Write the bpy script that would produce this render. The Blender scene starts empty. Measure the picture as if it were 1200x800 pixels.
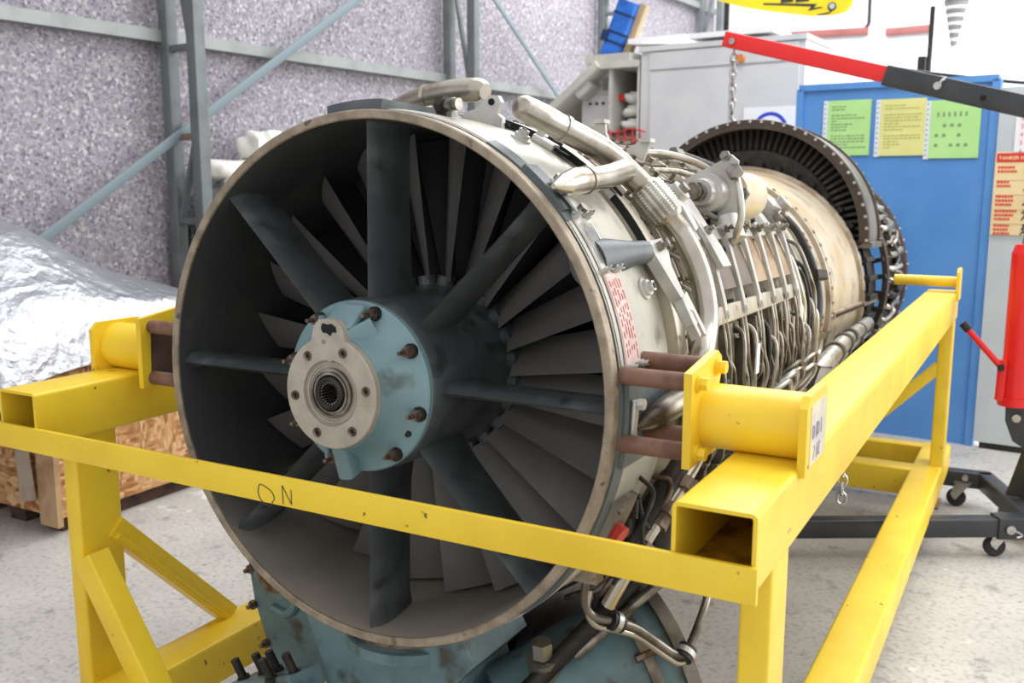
import bpy, math, random
from mathutils import Vector, Matrix
random.seed(11)
S = bpy.context.scene
COL = S.collection
PI = math.pi
def rad(d): return d * PI / 180.0

# ------------------------------------------------------------------ camera, world, lights, exposure
cam_d = bpy.data.cameras.new('camera')
cam = bpy.data.objects.new('camera', cam_d); COL.objects.link(cam)
cam_d.sensor_width = 36.0; cam_d.lens = 33.63
cam_d.clip_start = 0.02; cam_d.clip_end = 100
cam.location = (0.983, -1.25, 0.3314)
cam.rotation_euler = (PI / 2 - 0.1626, 0, 0.5095)
cam_d.dof.use_dof = True; cam_d.dof.focus_distance = 1.75; cam_d.dof.aperture_fstop = 5.6
S.camera = cam

W = bpy.data.worlds.new('overcast'); S.world = W; W.use_nodes = True
bg = W.node_tree.nodes['Background']; bg.inputs[0].default_value = (0.98, 0.985, 1.0, 1); bg.inputs[1].default_value = 0.95

def area(name, loc, target, sx, sy, energy, color=(1, 1, 1)):
    l = bpy.data.lights.new(name, 'AREA'); l.shape = 'RECTANGLE'; l.size = sx; l.size_y = sy
    l.energy = energy; l.color = color
    o = bpy.data.objects.new(name, l); COL.objects.link(o); o.location = loc
    d = Vector(target) - Vector(loc); o.rotation_euler = d.to_track_quat('-Z', 'Y').to_euler()
    return o
area('unseen_roof_light', (1.0, 2.0, 3.6), (0.9, 2.0, 0), 2.6, 5.0, 130)
area('unseen_roof_light', (-.2, 6.2, 3.8), (-.4, 6.6, 0), 4.0, 3.6, 330)  # added overhead light that whitens the back wall, no known skylight there
area('hangar_door_daylight', (4.6, 4.0, 1.6), (0.3, 2.0, 0.0), 3.5, 3.4, 210, (1, 0.99, 0.97))
S.view_settings.view_transform = 'Standard'; S.view_settings.look = 'None'
S.view_settings.gamma = 1.0; S.view_settings.use_curve_mapping = False
S.view_settings.exposure = 0.12

# ------------------------------------------------------------------ materials
MATS = {}
def srgb(c):
    return tuple(((v / 255.0) / 12.92 if v / 255.0 <= 0.04045 else ((v / 255.0 + 0.055) / 1.055) ** 2.4) for v in c)
def mat(name, c, rough=0.5, metal=0.0, c2=None, scale=6.0, mixlo=0.45, mixhi=0.62, bump=0.0, bscale=60.0, spec=0.5, rvar=0.0, c3=None, s3=20.0, lo3=0.6, hi3=0.66):
    if name in MATS: return MATS[name]
    m = bpy.data.materials.new(name); m.use_nodes = True
    nt = m.node_tree; N = nt.nodes; L = nt.links
    b = N['Principled BSDF']
    b.inputs['Roughness'].default_value = rough; b.inputs['Metallic'].default_value = metal
    b.inputs['Specular IOR Level'].default_value = spec
    col = srgb(c) + (1,)
    b.inputs['Base Color'].default_value = col
    tc = N.new('ShaderNodeTexCoord')
    def noise(sc, det=4.0):
        n = N.new('ShaderNodeTexNoise'); n.inputs['Scale'].default_value = sc; n.inputs['Detail'].default_value = det
        L.new(tc.outputs['Object'], n.inputs['Vector']); return n
    out = None
    if c2 is not None:
        n = noise(scale); r = N.new('ShaderNodeMapRange')
        r.inputs[1].default_value = mixlo; r.inputs[2].default_value = mixhi
        L.new(n.outputs['Fac'], r.inputs[0])
        mx = N.new('ShaderNodeMix'); mx.data_type = 'RGBA'
        mx.inputs[6].default_value = col; mx.inputs[7].default_value = srgb(c2) + (1,)
        L.new(r.outputs[0], mx.inputs[0]); out = mx.outputs[2]
        if rvar:
            rr = N.new('ShaderNodeMapRange'); rr.inputs[3].default_value = rough; rr.inputs[4].default_value = rough + rvar
            L.new(r.outputs[0], rr.inputs[0]); L.new(rr.outputs[0], b.inputs['Roughness'])
    if c3 is not None:
        n = noise(s3, 6.0); r = N.new('ShaderNodeMapRange')
        r.inputs[1].default_value = lo3; r.inputs[2].default_value = hi3
        L.new(n.outputs['Fac'], r.inputs[0])
        mx = N.new('ShaderNodeMix'); mx.data_type = 'RGBA'
        mx.inputs[6].default_value = col; mx.inputs[7].default_value = srgb(c3) + (1,)
        if out is not None: L.new(out, mx.inputs[6])
        L.new(r.outputs[0], mx.inputs[0]); out = mx.outputs[2]
    if out is not None: L.new(out, b.inputs['Base Color'])
    if bump:
        n = noise(bscale); bp = N.new('ShaderNodeBump'); bp.inputs['Strength'].default_value = bump; bp.inputs['Distance'].default_value = 0.004
        L.new(n.outputs['Fac'], bp.inputs['Height']); L.new(bp.outputs[0], b.inputs['Normal'])
    MATS[name] = m; return m

YEL = mat('yellow_paint', (242, 208, 54), 0.38, 0, (228, 190, 42), 5, .42, .7, c3=(120, 92, 30), s3=38, lo3=.705, hi3=.72, bump=.06, bscale=30)
YELD = mat('yellow_inside', (190, 150, 40), 0.7, 0, (120, 85, 30), 14)
RUST = mat('rusty_steel', (128, 96, 80), 0.65, .1, (106, 74, 60), 26, bump=.2, bscale=90)
DRUST = mat('dark_rust', (84, 60, 50), .8, 0, (60, 44, 38), 20)
RIMM = mat('tan_rim', (160, 146, 126), 0.5, .25, (128, 114, 98), 26, .42, .66, c3=(92, 84, 74), s3=40, lo3=.62, hi3=.7)
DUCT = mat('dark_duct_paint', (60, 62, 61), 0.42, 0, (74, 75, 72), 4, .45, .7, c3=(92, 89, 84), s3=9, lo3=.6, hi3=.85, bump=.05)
def lighten_low(m, z0, z1, low_tone):
    # lighter colour over the lower part of the duct, with a ragged edge
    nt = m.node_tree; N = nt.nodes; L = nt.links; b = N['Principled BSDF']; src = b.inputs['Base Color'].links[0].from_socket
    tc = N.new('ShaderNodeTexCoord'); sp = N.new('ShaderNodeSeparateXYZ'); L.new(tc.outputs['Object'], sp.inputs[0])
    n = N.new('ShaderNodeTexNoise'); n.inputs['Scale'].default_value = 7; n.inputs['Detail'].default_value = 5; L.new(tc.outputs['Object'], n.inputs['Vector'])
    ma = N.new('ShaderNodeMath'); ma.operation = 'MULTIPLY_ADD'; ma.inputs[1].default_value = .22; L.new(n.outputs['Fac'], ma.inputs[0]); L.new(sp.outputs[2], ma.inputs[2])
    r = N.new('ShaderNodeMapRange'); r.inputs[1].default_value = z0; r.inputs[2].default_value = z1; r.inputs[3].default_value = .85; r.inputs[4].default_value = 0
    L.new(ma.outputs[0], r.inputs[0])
    x = N.new('ShaderNodeMix'); x.data_type = 'RGBA'; L.new(r.outputs[0], x.inputs[0]); L.new(src, x.inputs[6]); x.inputs[7].default_value = srgb(low_tone) + (1,)
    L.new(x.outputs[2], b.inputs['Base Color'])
lighten_low(DUCT, -.30, -.12, (150, 143, 131))
STRUT = mat('dark_slate_paint', (68, 73, 74), 0.34, 0, (92, 97, 98), 9, .48, .66, c3=(54, 58, 59), s3=16, lo3=.55, hi3=.66, bump=.04)
VANE = mat('dull_grey_vane', (118, 116, 112), 0.48, .2, (98, 96, 93), 10, .4, .7, bump=.05)
VANED = mat('dark_blade', (38, 38, 40), 0.5, .4)
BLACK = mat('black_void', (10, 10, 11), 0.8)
BLUEC = mat('blue_green_enamel', (112, 142, 148), 0.3, 0, (126, 156, 162), 9, .4, .7, c3=(84, 96, 90), s3=14, lo3=.6, hi3=.72, bump=.05)
BLUEG = mat('blue_grey_gearbox', (104, 130, 136), 0.4, 0, (82, 104, 108), 11, .42, .68, c3=(66, 70, 62), s3=17, lo3=.56, hi3=.7, bump=.15, bscale=45)
CREAM = mat('stained_cream_plate', (178, 170, 156), 0.5, .1, (160, 150, 136), 30, .4, .7, c3=(120, 106, 90), s3=45, lo3=.66, hi3=.74, bump=.1)
GEARM = mat('dull_steel', (150, 146, 138), 0.36, .85, (110, 104, 96), 30)
STUDM = mat('rusty_stud', (132, 116, 104), 0.45, .7, (96, 76, 64), 60)
DARKM = mat('dark_metal', (44, 42, 40), 0.5, .5, (60, 54, 48), 30)
CASE = mat('grey_green_casing', (186, 183, 170), 0.4, .15, (152, 151, 141), 6, .38, .68, c3=(112, 110, 100), s3=18, lo3=.58, hi3=.76, bump=.06)
CASEL = mat('beige_casing', (198, 190, 172), 0.4, .2, (176, 168, 152), 8, .4, .72, c3=(128, 114, 96), s3=22, lo3=.62, hi3=.76)
RIB = mat('beige_rib', (192, 184, 166), 0.38, .35, (160, 152, 138), 14, .4, .72, c3=(116, 100, 84), s3=30, lo3=.6, hi3=.74)
COMP = mat('oily_compressor_metal', (138, 130, 118), 0.42, .5, (92, 84, 74), 12, .4, .7, c3=(62, 54, 46), s3=25, lo3=.56, hi3=.72)
SLATE = mat('slate_pad_paint', (76, 83, 86), 0.45, 0, (94, 100, 102), 12)
PIPE = mat('brushed_pipe', (188, 182, 172), 0.27, .9, (158, 146, 128), 9, .42, .7, c3=(140, 116, 92), s3=16, lo3=.6, hi3=.75, bump=.04, bscale=25)
PIPED = mat('dark_pipe', (128, 122, 112), 0.36, .75, (92, 84, 74), 18)
SILV = mat('silver_tube', (206, 204, 196), 0.34, .7, (170, 166, 158), 22)
LGREY = mat('light_grey_alloy', (204, 203, 198), 0.38, .4, (172, 171, 166), 16, .42, .7)
ROD = mat('dull_rod', (164, 156, 142), .45, .45, (116, 106, 94), 24)
CUP = mat('tan_cup', (150, 128, 100), .5, .3, (116, 94, 70), 12)
CUPD = mat('brown_cup', (98, 86, 74), .5, .35, (74, 64, 54), 12)
CANC = mat('cream_can', (222, 210, 184), 0.33, .2, (204, 184, 148), 9)
HOTC = mat('heat_stained_cream', (222, 214, 196), 0.34, .4, (206, 184, 150), 4.5, .45, .68, c3=(172, 160, 146), s3=11, lo3=.56, hi3=.74)
HOTG = mat('heat_stained_flange', (176, 164, 146), 0.42, .45, (142, 124, 104), 14)
BURN = mat('burnt_dark_casing', (66, 57, 51), 0.5, .45, (84, 72, 63), 10, .42, .7)
BURNG = mat('grey_burnt_skin', (142, 140, 134), 0.4, .5, (112, 108, 102), 12)
RUBB = mat('black_rubber', (24, 24, 27), 0.55, 0, (40, 40, 44), 40)
REDP = mat('faded_red_panel', (176, 70, 62), 0.5, 0, (150, 100, 90), 18)
REDC = mat('red_cap', (196, 52, 40), 0.45)
PINKL = mat('faded_pink_label', (206, 184, 176), 0.5, .1, (190, 160, 154), 16)
REDINK = mat('faded_red_ink', (176, 96, 90), .6)
STEELG = mat('grey_painted_steel', (108, 115, 116), 0.5, .1, (98, 104, 106), 8, c3=(140, 112, 84), s3=12, lo3=.7, hi3=.75)
STEELR = mat('rust_streaked_steel', (130, 108, 92), .6, .1, (120, 122, 122), 16)
HRED = mat('hoist_red', (226, 34, 34), 0.32)
HBLK = mat('hoist_black', (46, 48, 52), 0.35, 0, (56, 58, 62), 8)
ZINC = mat('zinc_plated', (196, 194, 190), 0.28, .9, (160, 158, 154), 30)
WHITEP = mat('white_grey_enamel', (206, 206, 206), 0.45, 0, (198, 198, 200), 4)
CREAMP = mat('beige_enamel', (196, 194, 184), 0.5, 0, (184, 182, 174), 5)
PALEG = mat('pale_grey_panel', (196, 204, 206), 0.5, 0, (186, 194, 198), 3)
BLUEB = mat('blue_board_paint', (84, 142, 208), 0.4, 0, (92, 150, 214), 3)
GREENP = mat('green_paper', (176, 224, 142), .6, 0, (184, 230, 150), 5)
YELP = mat('yellow_paper', (220, 220, 138), .6, 0, (228, 226, 150), 5)
SLEEVE = mat('clear_sleeve_edge', (224, 230, 236), .3)
INKG = mat('grey_ink', (126, 150, 112), .7)
INKD = mat('dark_ink', (48, 54, 52), .7)
INKY = mat('olive_ink', (178, 178, 106), .7)
WHITEC = mat('white_cloth', (222, 220, 214), .8, 0, (204, 202, 196), 12, bump=.3, bscale=30)
GREYC = mat('grey_cloth', (150, 150, 148), .85, 0, (124, 124, 124), 14, bump=.3, bscale=30)
BLUEV = mat('blue_nylon', (40, 112, 204), .5, 0, (30, 92, 180), 10)
NAVY = mat('navy_strap', (24, 42, 92), .6)
KRAFT = mat('kraft_paper', (170, 150, 120), .7)
REDN = mat('red_cord', (190, 40, 40), .6)
ORANGE = mat('orange_plastic', (216, 120, 44), .4)
PAPW = mat('white_paper', (236, 236, 238), .6)
BLUEI = mat('blue_ink', (30, 60, 190), .5)
SIGNC = mat('cream_sign', (236, 214, 164), .5, 0, (230, 206, 154), 6)
SIGNR = mat('sign_red', (214, 48, 44), .5)
WINGY = mat('lemon_paint', (244, 226, 40), .4, 0, (250, 214, 30), 6)
BATT = mat('red_brown_batten', (150, 92, 88), .6, 0, (138, 80, 76), 8)
WALLW = mat('white_wall_paint', (236, 238, 240), .7, 0, (228, 230, 234), 1.5)
STICK = mat('fluorescent_orange_red', (255, 74, 40), .5, 0, (244, 60, 36), 12)
TAPE = mat('dusty_tape', (186, 170, 150), .5, 0, (170, 150, 128), 20)
WOOD = mat('pale_pine', (190, 158, 118), .7, 0, (166, 130, 92), 9, bump=.1)

def special_wall():
    m = bpy.data.materials.new('flecked_felt_insulation'); m.use_nodes = True
    nt = m.node_tree; N = nt.nodes; L = nt.links; b = N['Principled BSDF']; b.inputs['Roughness'].default_value = .9
    tc = N.new('ShaderNodeTexCoord')
    def vor(s):
        v = N.new('ShaderNodeTexVoronoi'); v.inputs['Scale'].default_value = s; L.new(tc.outputs['Object'], v.inputs['Vector']); return v
    def ramp(src, els):
        r = N.new('ShaderNodeValToRGB'); r.color_ramp.interpolation = 'CONSTANT' if len(els) > 3 else 'LINEAR'
        while len(r.color_ramp.elements) < len(els): r.color_ramp.elements.new(.5)
        for e, (p, c) in zip(r.color_ramp.elements, els): e.position = p; e.color = srgb(c) + (1,)
        L.new(src, r.inputs[0]); return r.outputs[0]
    dn = N.new('ShaderNodeTexNoise'); dn.inputs['Scale'].default_value = 40; L.new(tc.outputs['Object'], dn.inputs['Vector'])
    v1 = vor(72); sx = N.new('ShaderNodeSeparateColor'); L.new(v1.outputs['Color'], sx.inputs[0])
    c1 = ramp(sx.outputs[0], [(0, (98, 90, 114)), (.1, (138, 133, 146)), (.34, (160, 155, 164)), (.6, (176, 171, 178)), (.82, (198, 194, 198)), (.94, (232, 230, 230))])
    v2 = vor(125); s2 = N.new('ShaderNodeSeparateColor'); L.new(v2.outputs['Color'], s2.inputs[0])
    c2 = ramp(s2.outputs[1], [(0, (108, 106, 124)), (.1, (148, 144, 154)), (.4, (168, 162, 170)), (.7, (176, 172, 178)), (.93, (206, 204, 208))])
    mx = N.new('ShaderNodeMix'); mx.data_type = 'RGBA'; mx.inputs[0].default_value = .5
    L.new(c1, mx.inputs[6]); L.new(c2, mx.inputs[7])
    n = N.new('ShaderNodeTexNoise'); n.inputs['Scale'].default_value = 1.3; L.new(tc.outputs['Object'], n.inputs['Vector'])
    mr = N.new('ShaderNodeMapRange'); mr.inputs[1].default_value = .3; mr.inputs[2].default_value = .7; mr.inputs[3].default_value = .70; mr.inputs[4].default_value = .84
    L.new(n.outputs['Fac'], mr.inputs[0])
    mu = N.new('ShaderNodeMix'); mu.data_type = 'RGBA'; mu.blend_type = 'MULTIPLY'; mu.inputs[0].default_value = 1
    L.new(mx.outputs[2], mu.inputs[6]); L.new(mr.outputs[0], mu.inputs[7])
    L.new(mu.outputs[2], b.inputs['Base Color'])
    bp = N.new('ShaderNodeBump'); bp.inputs['Strength'].default_value = .35; bp.inputs['Distance'].default_value = .006
    L.new(v1.outputs['Distance'], bp.inputs['Height']); L.new(bp.outputs[0], b.inputs['Normal'])
    return m
FELT = special_wall()

def special_floor():
    m = bpy.data.materials.new('worn_concrete'); m.use_nodes = True
    nt = m.node_tree; N = nt.nodes; L = nt.links; b = N['Principled BSDF']; b.inputs['Roughness'].default_value = .6
    tc = N.new('ShaderNodeTexCoord')
    def nz(s, d=6, rough=.6, off=0):
        n = N.new('ShaderNodeTexNoise'); n.inputs['Scale'].default_value = s; n.inputs['Detail'].default_value = d; n.inputs['Roughness'].default_value = rough
        mp = N.new('ShaderNodeMapping'); mp.inputs['Location'].default_value = (off, off * .7, 0)
        L.new(tc.outputs['Object'], mp.inputs[0]); L.new(mp.outputs[0], n.inputs['Vector']); return n.outputs['Fac']
    def mr(src, a, c, lo=0, hi=1):
        r = N.new('ShaderNodeMapRange'); r.inputs[1].default_value = a; r.inputs[2].default_value = c; r.inputs[3].default_value = lo; r.inputs[4].default_value = hi
        L.new(src, r.inputs[0]); return r.outputs[0]
    def mixc(f, a, c):
        x = N.new('ShaderNodeMix'); x.data_type = 'RGBA'
        L.new(f, x.inputs[0])
        if isinstance(a, tuple): x.inputs[6].default_value = srgb(a) + (1,)
        else: L.new(a, x.inputs[6])
        x.inputs[7].default_value = srgb(c) + (1,); return x.outputs[2]
    c = mixc(mr(nz(2.2), .35, .65), (196, 192, 186), (176, 173, 168))
    c = mixc(mr(nz(60, 3), .5, .72), c, (150, 148, 146))
    c = mixc(mr(nz(9, 8, .7, 3), .57, .66, 0, .75), c, (118, 120, 126))
    c = mixc(mr(nz(5, 8, .7, 9), .62, .68, 0, .9), c, (222, 220, 216))
    c = mixc(mr(nz(26, 6, .7, 5), .66, .7, 0, .8), c, (92, 92, 96))
    L.new(c, b.inputs['Base Color'])
    bp = N.new('ShaderNodeBump'); bp.inputs['Strength'].default_value = .25; bp.inputs['Distance'].default_value = .004
    L.new(nz(70, 4), bp.inputs['Height']); L.new(bp.outputs[0], b.inputs['Normal'])
    return m
CONC = special_floor()

def special_osb():
    m = bpy.data.materials.new('strand_board'); m.use_nodes = True
    nt = m.node_tree; N = nt.nodes; L = nt.links; b = N['Principled BSDF']; b.inputs['Roughness'].default_value = .65
    tc = N.new('ShaderNodeTexCoord')
    def layer(rot, sc, st):
        mp = N.new('ShaderNodeMapping'); mp.inputs['Rotation'].default_value = rot; mp.inputs['Scale'].default_value = sc
        L.new(tc.outputs['Object'], mp.inputs[0])
        v = N.new('ShaderNodeTexVoronoi'); v.inputs['Scale'].default_value = st; L.new(mp.outputs[0], v.inputs['Vector'])
        s = N.new('ShaderNodeSeparateColor'); L.new(v.outputs['Color'], s.inputs[0])
        r = N.new('ShaderNodeValToRGB')
        els = [(0, (150, 96, 52)), (.3, (186, 132, 82)), (.6, (206, 158, 106)), (.9, (226, 186, 138))]
        while len(r.color_ramp.elements) < 4: r.color_ramp.elements.new(.5)
        for e, (p, c) in zip(r.color_ramp.elements, els): e.position = p; e.color = srgb(c) + (1,)
        L.new(s.outputs[0], r.inputs[0]); return r.outputs[0], v.outputs['Distance']
    a, d1 = layer((.5, .3, .2), (1, 1, 3.2), 24); c, d2 = layer((-.7, .2, .4), (1, 2.8, 1.2), 26)
    n = N.new('ShaderNodeTexNoise'); n.inputs['Scale'].default_value = 9; L.new(tc.outputs['Object'], n.inputs['Vector'])
    mr = N.new('ShaderNodeMapRange'); mr.inputs[1].default_value = .45; mr.inputs[2].default_value = .55; L.new(n.outputs['Fac'], mr.inputs[0])
    x = N.new('ShaderNodeMix'); x.data_type = 'RGBA'; L.new(mr.outputs[0], x.inputs[0]); L.new(a, x.inputs[6]); L.new(c, x.inputs[7])
    L.new(x.outputs[2], b.inputs['Base Color'])
    return m
OSB = special_osb()

def special_foil():
    m = mat('crinkled_silver_foil', (172, 174, 180), .36, .75)
    nt = m.node_tree; N = nt.nodes; L = nt.links; b = N['Principled BSDF']
    tc = N.new('ShaderNodeTexCoord')
    v = N.new('ShaderNodeTexVoronoi'); v.inputs['Scale'].default_value = 8; v.feature = 'F1'
    n = N.new('ShaderNodeTexNoise'); n.inputs['Scale'].default_value = 6; n.inputs['Detail'].default_value = 5
    L.new(tc.outputs['Object'], n.inputs['Vector'])
    ad = N.new('ShaderNodeVectorMath'); ad.operation = 'MULTIPLY_ADD'; ad.inputs[1].default_value = (.5, .5, .5)
    L.new(n.outputs['Color'], ad.inputs[0]); L.new(tc.outputs['Object'], ad.inputs[2]); L.new(ad.outputs[0], v.inputs['Vector'])
    bp = N.new('ShaderNodeBump'); bp.inputs['Strength'].default_value = .45; bp.inputs['Distance'].default_value = .02
    L.new(v.outputs['Distance'], bp.inputs['Height']); L.new(bp.outputs[0], b.inputs['Normal'])
    return m
FOIL = special_foil()

# ------------------------------------------------------------------ mesh helpers
def smooth_path(pts, per=6, closed=False):
    P = [Vector(p) for p in pts]; n = len(P)
    if n < 3: return P
    out = []
    for i in range(n if closed else n - 1):
        if closed: a, b, c, d = P[(i - 1) % n], P[i], P[(i + 1) % n], P[(i + 2) % n]
        else:
            b, c = P[i], P[i + 1]; a = P[i - 1] if i > 0 else b * 2 - c; d = P[i + 2] if i + 2 < n else c * 2 - b
        for k in range(per):
            t = k / per
            out.append(0.5 * ((2 * b) + (c - a) * t + (2 * a - 5 * b + 4 * c - d) * t * t + (3 * b - a - 3 * c + d) * t ** 3))
    if not closed: out.append(P[-1])
    return out
class MB:
    def __init__(s): s.v = []; s.f = []
    def add(s, vs, fs):
        o = len(s.v); s.v += [tuple(v) for v in vs]; s.f += [tuple(i + o for i in f) for f in fs]; return s
    def box(s, c, d, R=None):
        c = Vector(c); R = R or Matrix.Identity(3)
        vs = [c + R @ Vector((x * d[0] / 2, y * d[1] / 2, z * d[2] / 2)) for x in (-1, 1) for y in (-1, 1) for z in (-1, 1)]
        return s.add(vs, [(0, 1, 3, 2), (4, 6, 7, 5), (0, 4, 5, 1), (2, 3, 7, 6), (0, 2, 6, 4), (1, 5, 7, 3)])
    def span(s, a, b):
        return s.box([(a[i] + b[i]) / 2 for i in range(3)], [abs(b[i] - a[i]) for i in range(3)])
    def frame(s, d, up=(0, 0, 1)):
        d = Vector(d).normalized(); u = Vector(up)
        if abs(d.dot(u)) > .98: u = Vector((0, 1, 0)) if abs(d.y) < .9 else Vector((1, 0, 0))
        x = d.cross(u).normalized(); y = x.cross(d).normalized(); return x, y, d
    def sweep2(s, p, q, prof, up=(0, 0, 1), caps=True, hollow=None):
        p = Vector(p); q = Vector(q); x, y, d = s.frame(q - p, up); n = len(prof)
        vs = [o + x * a + y * b for o in (p, q) for a, b in prof]
        fs = [(i, (i + 1) % n, n + (i + 1) % n, n + i) for i in range(n)]
        if hollow:
            vs += [o + x * a + y * b for o in (p, q) for a, b in hollow]
            fs += [(2 * n + (i + 1) % n, 2 * n + i, 3 * n + i, 3 * n + (i + 1) % n) for i in range(n)]
            fs += [((i + 1) % n, i, 2 * n + i, 2 * n + (i + 1) % n) for i in range(n)]
            fs += [(n + i, n + (i + 1) % n, 3 * n + (i + 1) % n, 3 * n + i) for i in range(n)]
        elif caps:
            fs += [tuple(range(n - 1, -1, -1)), tuple(range(n, 2 * n))]
        return s.add(vs, fs)
    def rr(s, w, h, r, k=3):
        out = []
        for cx, cy, a0 in ((w / 2 - r, h / 2 - r, 0), (-w / 2 + r, h / 2 - r, 90), (-w / 2 + r, -h / 2 + r, 180), (w / 2 - r, -h / 2 + r, 270)):
            for i in range(k + 1):
                a = rad(a0 + 90 * i / k); out.append((cx + r * math.cos(a), cy + r * math.sin(a)))
        return out
    def bar(s, p, q, w, h, r=.004, up=(0, 0, 1), wall=0):
        return s.sweep2(p, q, s.rr(w, h, r), up, True, s.rr(w - 2 * wall, h - 2 * wall, max(r - wall, .001)) if wall else None)
    def tube(s, pts, r, n=10, caps=True, closed=False, per=0):
        P = smooth_path(pts, per, closed) if per else [Vector(p) for p in pts]
        m = len(P)
        if isinstance(r, (int, float)): R = [r] * m
        else:
            k = len(r) - 1; R = []
            for i in range(m):
                t = i / (m - 1) * k; j = min(int(t), k - 1); R.append(r[j] + (r[j + 1] - r[j]) * (t - j))
        T = []
        for i in range(m):
            a = P[(i - 1) % m] if (closed or i > 0) else P[i]; b = P[(i + 1) % m] if (closed or i < m - 1) else P[i]
            d = b - a; T.append(d.normalized() if d.length > 1e-9 else Vector((0, 0, 1)))
        x, y, _ = s.frame(T[0]); vs = []
        for i in range(m):
            x = (x - T[i] * x.dot(T[i])); x = x.normalized() if x.length > 1e-6 else s.frame(T[i])[0]
            y = T[i].cross(x)
            vs += [P[i] + (x * math.cos(2 * PI * j / n) + y * math.sin(2 * PI * j / n)) * R[i] for j in range(n)]
        fs = []
        for i in range(m if closed else m - 1):
            k = (i + 1) % m
            fs += [(i * n + j, i * n + (j + 1) % n, k * n + (j + 1) % n, k * n + j) for j in range(n)]
        if caps and not closed: fs += [tuple(range(n - 1, -1, -1)), tuple((m - 1) * n + j for j in range(n))]
        return s.add(vs, fs)
    def cyl(s, p, q, r, n=20, r2=None):
        return s.tube([p, q], [r, r2 if r2 is not None else r], n)
    def lathe(s, prof, n=72, c=(0, 0), a0=0, a1=360, closed=False, axis=None):
        """profile of (radius, y) turned about +Y; angles run clockwise from up seen from the front"""
        full = abs(a1 - a0) >= 359.9; m = n if full else n + 1; k = len(prof); vs = []
        for i in range(m):
            a = rad(a0 + (a1 - a0) * i / n)
            vs += [(c[0] + r * math.sin(a), y, c[1] + r * math.cos(a)) for r, y in prof]
        fs = []
        for i in range(n):
            j = (i + 1) % m
            for t in range(k if closed else k - 1):
                u = (t + 1) % k
                fs.append((i * k + t, j * k + t, j * k + u, i * k + u))
        if not full and closed: fs += [tuple(range(k - 1, -1, -1)), tuple((m - 1) * k + t for t in range(k))]
        return s.add(vs, fs)
    def prism(s, poly, o, ux, uy, th):
        o = Vector(o); ux = Vector(ux).normalized(); uy = Vector(uy).normalized(); nz = ux.cross(uy).normalized(); n = len(poly)
        vs = [o + ux * a + uy * b + nz * z for z in (-th / 2, th / 2) for a, b in poly]
        fs = [tuple(range(n - 1, -1, -1)), tuple(range(n, 2 * n))] + [(i, (i + 1) % n, n + (i + 1) % n, n + i) for i in range(n)]
        return s.add(vs, fs)
    def hexbolt(s, p, d, r=.007, h=.006, shank=.0, rs=.004):
        p = Vector(p); d = Vector(d).normalized(); s.tube([p, p + d * h], r, 6)
        if shank: s.tube([p + d * h, p + d * (h + shank)], rs, 8)
        return s
    def build(s, name, m, parent=None, smooth=True, ang=38):
        me = bpy.data.meshes.new(name); me.from_pydata(s.v, [], s.f); me.validate(); me.update()
        me.materials.append(m)
        if smooth:
            me.shade_smooth(); me.set_sharp_from_angle(angle=rad(ang))
        o = bpy.data.objects.new(name, me); COL.objects.link(o)
        if parent: o.parent = parent
        return o
def fixn(o):
    import bmesh
    bm = bmesh.new(); bm.from_mesh(o.data); bmesh.ops.recalc_face_normals(bm, faces=bm.faces); bm.to_mesh(o.data); bm.free()
    return o
def tag(o, label, cat, group=None):
    o['label'] = label; o['category'] = cat
    if group: o['group'] = group
    return o
def empty(name, label, cat, loc=(0, 0, 0), rot=(0, 0, 0), group=None):
    o = bpy.data.objects.new(name, None); COL.objects.link(o); o.location = loc; o.rotation_euler = rot; o.empty_display_size = .1
    return tag(o, label, cat, group)
def struct(o): o['kind'] = 'structure'; return o
def stuff(o): o['kind'] = 'stuff'; return o
def dup(o, parent=None, rot=None, loc=None, mat4=None):
    c = o.copy(); COL.objects.link(c)
    if parent: c.parent = parent
    if rot is not None: c.rotation_euler = rot
    if loc is not None: c.location = loc
    return c
ROOM = (0, 0, rad(-4.2))
def room(o): o.rotation_euler = ROOM; return o
def R3(u, v, z):
    a = rad(-4.2); return Vector((u * math.cos(a) - v * math.sin(a), u * math.sin(a) + v * math.cos(a), z))

# ------------------------------------------------------------------ the setting
GZ = -0.9
struct(room(MB().span((-4.2, -3.2, GZ - .1), (6, 9.2, GZ)).build('floor', CONC, smooth=False)))
wall = struct(room(MB().span((-3.0, -3.2, GZ), (-2.86, 8.7, 3.2)).build('wall_left', FELT, smooth=False)))
wb = struct(room(MB().span((-3.0, 8.6, GZ), (6, 8.72, 3.2)).build('wall_back', WALLW, smooth=False)))
GIRT = mat('pale_girt_steel', (146, 151, 150), .5, .1, (134, 139, 138), 6, c3=(150, 126, 100), s3=9, lo3=.7, hi3=.74)
for z in (1.035, -.45, 2.1):
    MB().span((-2.86, -3.0, z - .055), (-2.80, 8.5, z)).build('girt', GIRT, wall, smooth=False)
MB().bar((-2.72, .55, -.22), (-2.72, 4.4, 2.24), .012, .045).build('brace', mat('blue_grey_steel', (112, 126, 134), .5, .1), wall)
MB().bar((-2.74, 3.9, 1.9), (-2.74, 5.9, .55), .012, .038).build('brace', MATS['blue_grey_steel'], wall)
# back-wall rails
for (u0, u1, z0, z1) in ((-2.43, -1.30, 1.83, 1.80), (-1.14, -.74, 1.775, 1.777)):
    MB().bar((u0, 8.57, z0 - .03), (u1, 8.57, z1 - .03), .03, .07).build('batten', BATT, wb)
MB().bar((-2.73, 8.58, 1.83), (-2.73, 8.58, 2.7), .07, .03, up=(0, 1, 0)).build('window_bar', DARKM, wb)
MB().tube([(-1.31, 8.58, 2.6), (-1.30, 8.58, 1.84), (-1.33, 8.58, 1.80)], .016, 6).build('window_bar', DARKM, wb)

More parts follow.
